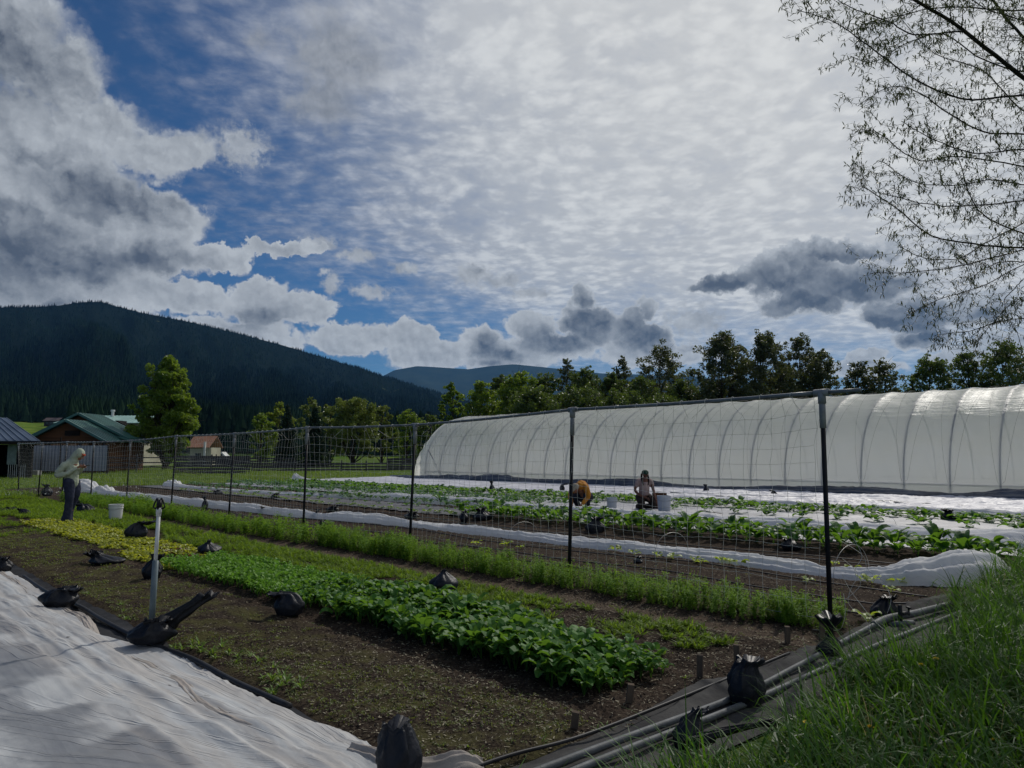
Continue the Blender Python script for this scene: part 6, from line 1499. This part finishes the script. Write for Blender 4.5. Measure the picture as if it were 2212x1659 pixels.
for sg, dx in ((-1, 0), (1, -.08)): limb(mb, [(0, .09*sg, .9), (.02+dx*.5, .1*sg, .5), (-.03+dx, .1*sg, .1)], [.09, .06, .042])
skin(mb, 'body', skinm, pa, .008, 2)
mb = MB()   # shirt
limb(mb, [(-.01, 0, .93), (-.015, 0, 1.08), (-.035, 0, 1.24), (-.035, 0, 1.36), (.02, 0, 1.44), (.07, 0, 1.50)], [.150, .150, .160, .150, .105, .085])
for sg in (-1, 1): limb(mb, [(-.045, .11*sg, 1.37), (-.08, .19*sg, 1.32), (-.19, .25*sg, 1.13), (-.05, .21*sg, 1.13), (.09, .14*sg, 1.20), (.17, .09*sg, 1.27)], [.082, .080, .066, .060, .050, .040])
shirt = mat('sage_shirt', lin(178, 184, 164), lin(150, 158, 140), rough=.85, scale=5, bump=.01, bscale=12)
skin(mb, 'hoodie', shirt, pa, .012, 3, .022)
mb = MB(); sph(mb, (.155, 0, 1.612), (.112, .104, .120)); limb(mb, [(.10, 0, 1.585), (.03, 0, 1.49), (-.05, 0, 1.41)], [.104, .098, .09]); skin(mb, 'hood', shirt, pa, .012, 3, .012)
mb = MB(); limb(mb, [(.245, -.045, 1.60), (.285, -.025, 1.565), (.285, .025, 1.565), (.245, .045, 1.60)], [.012, .010, .010, .012]); limb(mb, [(.235, 0, 1.60), (.278, 0, 1.572)], [.022, .010]); skin(mb, 'cap_brim', mat('orange_cap', lin(180, 72, 44), lin(150, 58, 36), rough=.7), pa, .007, 2)
mb = MB()
for sg, dx in ((-1, .02), (1, -.10)):
    limb(mb, [(0, .085*sg, .95), (.035, .10*sg, .72), (.03+dx*.6, .105*sg, .50), (.0+dx, .105*sg, .28), (-.03+dx, .105*sg, .09)], [.125, .105, .085, .088, .112])
sph(mb, (-.02, 0, .93), (.145, .165, .10)); skin(mb, 'jeans', mat('jeans', lin(58, 62, 80), lin(40, 44, 60), rough=.85, scale=6, bump=.006), pa, .012, 3, .018)
for sg, dx in ((-1, .02), (1, -.10)): mb = MB(); limb(mb, [(-.06+dx, .105*sg, .05), (.06+dx, .105*sg, .05), (.15+dx, .105*sg, .035)], [.045, .048, .038]); skin(mb, 'boot', dkw, pa, .01, 2)
ph = MB().box((0, 0, 0), (.15, .074, .011)).build('phone', blackh); ph.location = tuple(np.array(p0)+[.335, -.035, 1.325]); ph.rotation_euler = (0, -.18, -.12); tag(ph, 'dark phone held by the standing person', 'phone')
# 2: kneeling with green cap
p0 = G(1393, 1103); p0[2] = float(gz(p0[0], p0[1]))+.02
pk = empty('person', tuple(p0), rz=R(-90)+.12, label='kneeling person in a green cap and mauve T-shirt reaching towards a bucket', cat='person')
# x forward = towards the camera, y = to the picture's right
mb = MB(); head(mb, (.10, .0, 1.00), (.85, .05, -.52), (.5, 0, .85)); limb(mb, [(.02, 0, .84), (.06, 0, .92)], [.058, .052]); limb(mb, [(-.04, 0, .40), (-.02, 0, .62), (0, 0, .80)], [.14, .13, .13])
limb(mb, [(.0, -.19, .80), (-.02, -.27, .56), (.12, -.19, .42), (.22, -.02, .34)], [.050, .042, .036, .026]); hand(mb, (.22, -.02, .34), (.5, .6, -.5), (.5, .3, .6), .5)
limb(mb, [(.0, .19, .80), (.06, .24, .56), (.18, .24, .38), (.24, .27, .24)], [.050, .042, .034, .026]); hand(mb, (.24, .27, .24), (.3, .3, -.9), (.5, -.6, 0), .5)
for sg in (-1, 1): limb(mb, [(-.06, .10*sg, .36), (.24, .15*sg, .16), (-.10, .15*sg, .08), (-.28, .12*sg, .07)], [.10, .07, .055, .04])
skin(mb, 'body', mat('skin_tan', lin(112, 72, 54), lin(92, 58, 44), rough=.5, scale=6, spec=.35), pk, .009, 2)
mb = MB(); limb(mb, [(-.05, 0, .42), (-.03, 0, .60), (-.01, 0, .76), (.0, 0, .83)], [.155, .150, .158, .10])
for sg in (-1, 1): limb(mb, [(-.01, .10*sg, .80), (0, .18*sg, .79), (-.01, .225*sg, .68)], [.085, .078, .066])
skin(mb, 'tshirt', mat('mauve_tee', lin(178, 156, 150), lin(144, 122, 120), rough=.85, scale=7), pk, .012, 3, .016)
mb = MB()
for sg in (-1, 1): limb(mb, [(-.10, .11*sg, .34), (.10, .15*sg, .28), (.28, .17*sg, .13), (.10, .17*sg, .10), (-.16, .14*sg, .09), (-.32, .12*sg, .08)], [.135, .12, .09, .075, .07, .06])
sph(mb, (-.08, 0, .36), (.15, .17, .12)); skin(mb, 'trousers', mat('brown_trousers', lin(58, 46, 42), lin(40, 34, 32), rough=.85, scale=6), pk, .013, 3, .014)
mb = MB(); sph(mb, (.085, 0, 1.045), (.108, .104, .082)); limb(mb, [(.15, -.03, 1.045), (.21, 0, 1.02), (.15, .03, 1.045)], [.02, .014, .02]); limb(mb, [(.15, 0, 1.04), (.215, .0, 1.015)], [.045, .03]); skin(mb, 'cap', mat('green_cap', lin(44, 70, 58), lin(32, 52, 44), rough=.8), pk, .010, 2)
for sg in (-1, 1): mb = MB(); limb(mb, [(.03, .085*sg, 1.0), (.06, .10*sg, .90), (.11, .09*sg, .80), (.13, .07*sg, .70)], [.030, .026, .022, .014]); skin(mb, 'braid', mat('dark_hair', lin(40, 30, 28), lin(28, 22, 22), rough=.6), pk, .008, 1)
for sg in (-1, 1): mb = MB(); limb(mb, [(-.26, .12*sg, .05), (-.36, .12*sg, .05), (-.42, .12*sg, .04)], [.045, .045, .035]); skin(mb, 'boot', dkw, pk, .01, 2)
# 3: bent over picking
p0 = G(1257, 1101); p0[2] = float(gz(p0[0], p0[1]))+.02
pc = empty('person', tuple(p0), rz=R(-90)-.5, label='crouching person in an ochre jacket and pale cap bent over the cabbages', cat='person')
pc.scale = (1.12, 1.12, 1.14)
mb = MB(); head(mb, (.30, -.04, .53), (.55, -.1, -.84), (.8, 0, .5)); limb(mb, [(.14, -.01, .56), (.23, -.03, .55)], [.056, .05]); limb(mb, [(-.15, 0, .36), (-.02, 0, .50), (.10, 0, .54)], [.13, .13, .12])
for sg in (-1, 1):
    limb(mb, [(.12, .17*sg, .54), (.16, .23*sg, .33), (.30, .17*sg, .18), (.36, .12*sg, .10)], [.05, .042, .034, .026]); hand(mb, (.36, .12*sg, .11), (.4, -.2*sg, -.8), (.4, -.8*sg, 0), .7)
    limb(mb, [(-.16, .10*sg, .30), (.10, .16*sg, .34), (-.06, .14*sg, .09)], [.10, .07, .045])
skin(mb, 'body', skinm, pc, .009, 2)
mb = MB(); limb(mb, [(-.20, 0, .36), (-.10, 0, .50), (.02, 0, .57), (.12, 0, .57)], [.155, .165, .165, .12])
for sg in (-1, 1): limb(mb, [(.08, .11*sg, .57), (.13, .19*sg, .52), (.17, .25*sg, .34), (.24, .20*sg, .24), (.32, .15*sg, .14)], [.085, .08, .068, .055, .044])
skin(mb, 'jacket', mat('ochre_jacket', lin(190, 128, 44), lin(158, 102, 36), rough=.75, scale=5), pc, .012, 3, .016)
mb = MB()
for sg in (-1, 1): limb(mb, [(-.20, .11*sg, .30), (.06, .17*sg, .35), (.12, .17*sg, .30), (-.03, .15*sg, .14), (-.06, .14*sg, .08)], [.135, .10, .085, .07, .065])
sph(mb, (-.18, 0, .30), (.14, .17, .12)); skin(mb, 'trousers', mat('navy_trousers', lin(44, 48, 60), lin(32, 34, 44), rough=.85), pc, .013, 3, .012)
mb = MB(); sph(mb, (.325, -.04, .575), (.108, .104, .088)); limb(mb, [(.38, -.05, .54), (.43, -.06, .48)], [.05, .032]); skin(mb, 'cap', mat('pale_cap', lin(160, 152, 136), lin(136, 128, 114), rough=.8), pc, .010, 2)
for sg in (-1, 1): mb = MB(); limb(mb, [(-.10, .14*sg, .05), (.02, .14*sg, .05), (.08, .14*sg, .04)], [.045, .046, .036]); skin(mb, 'boot', dkw, pc, .01, 2)
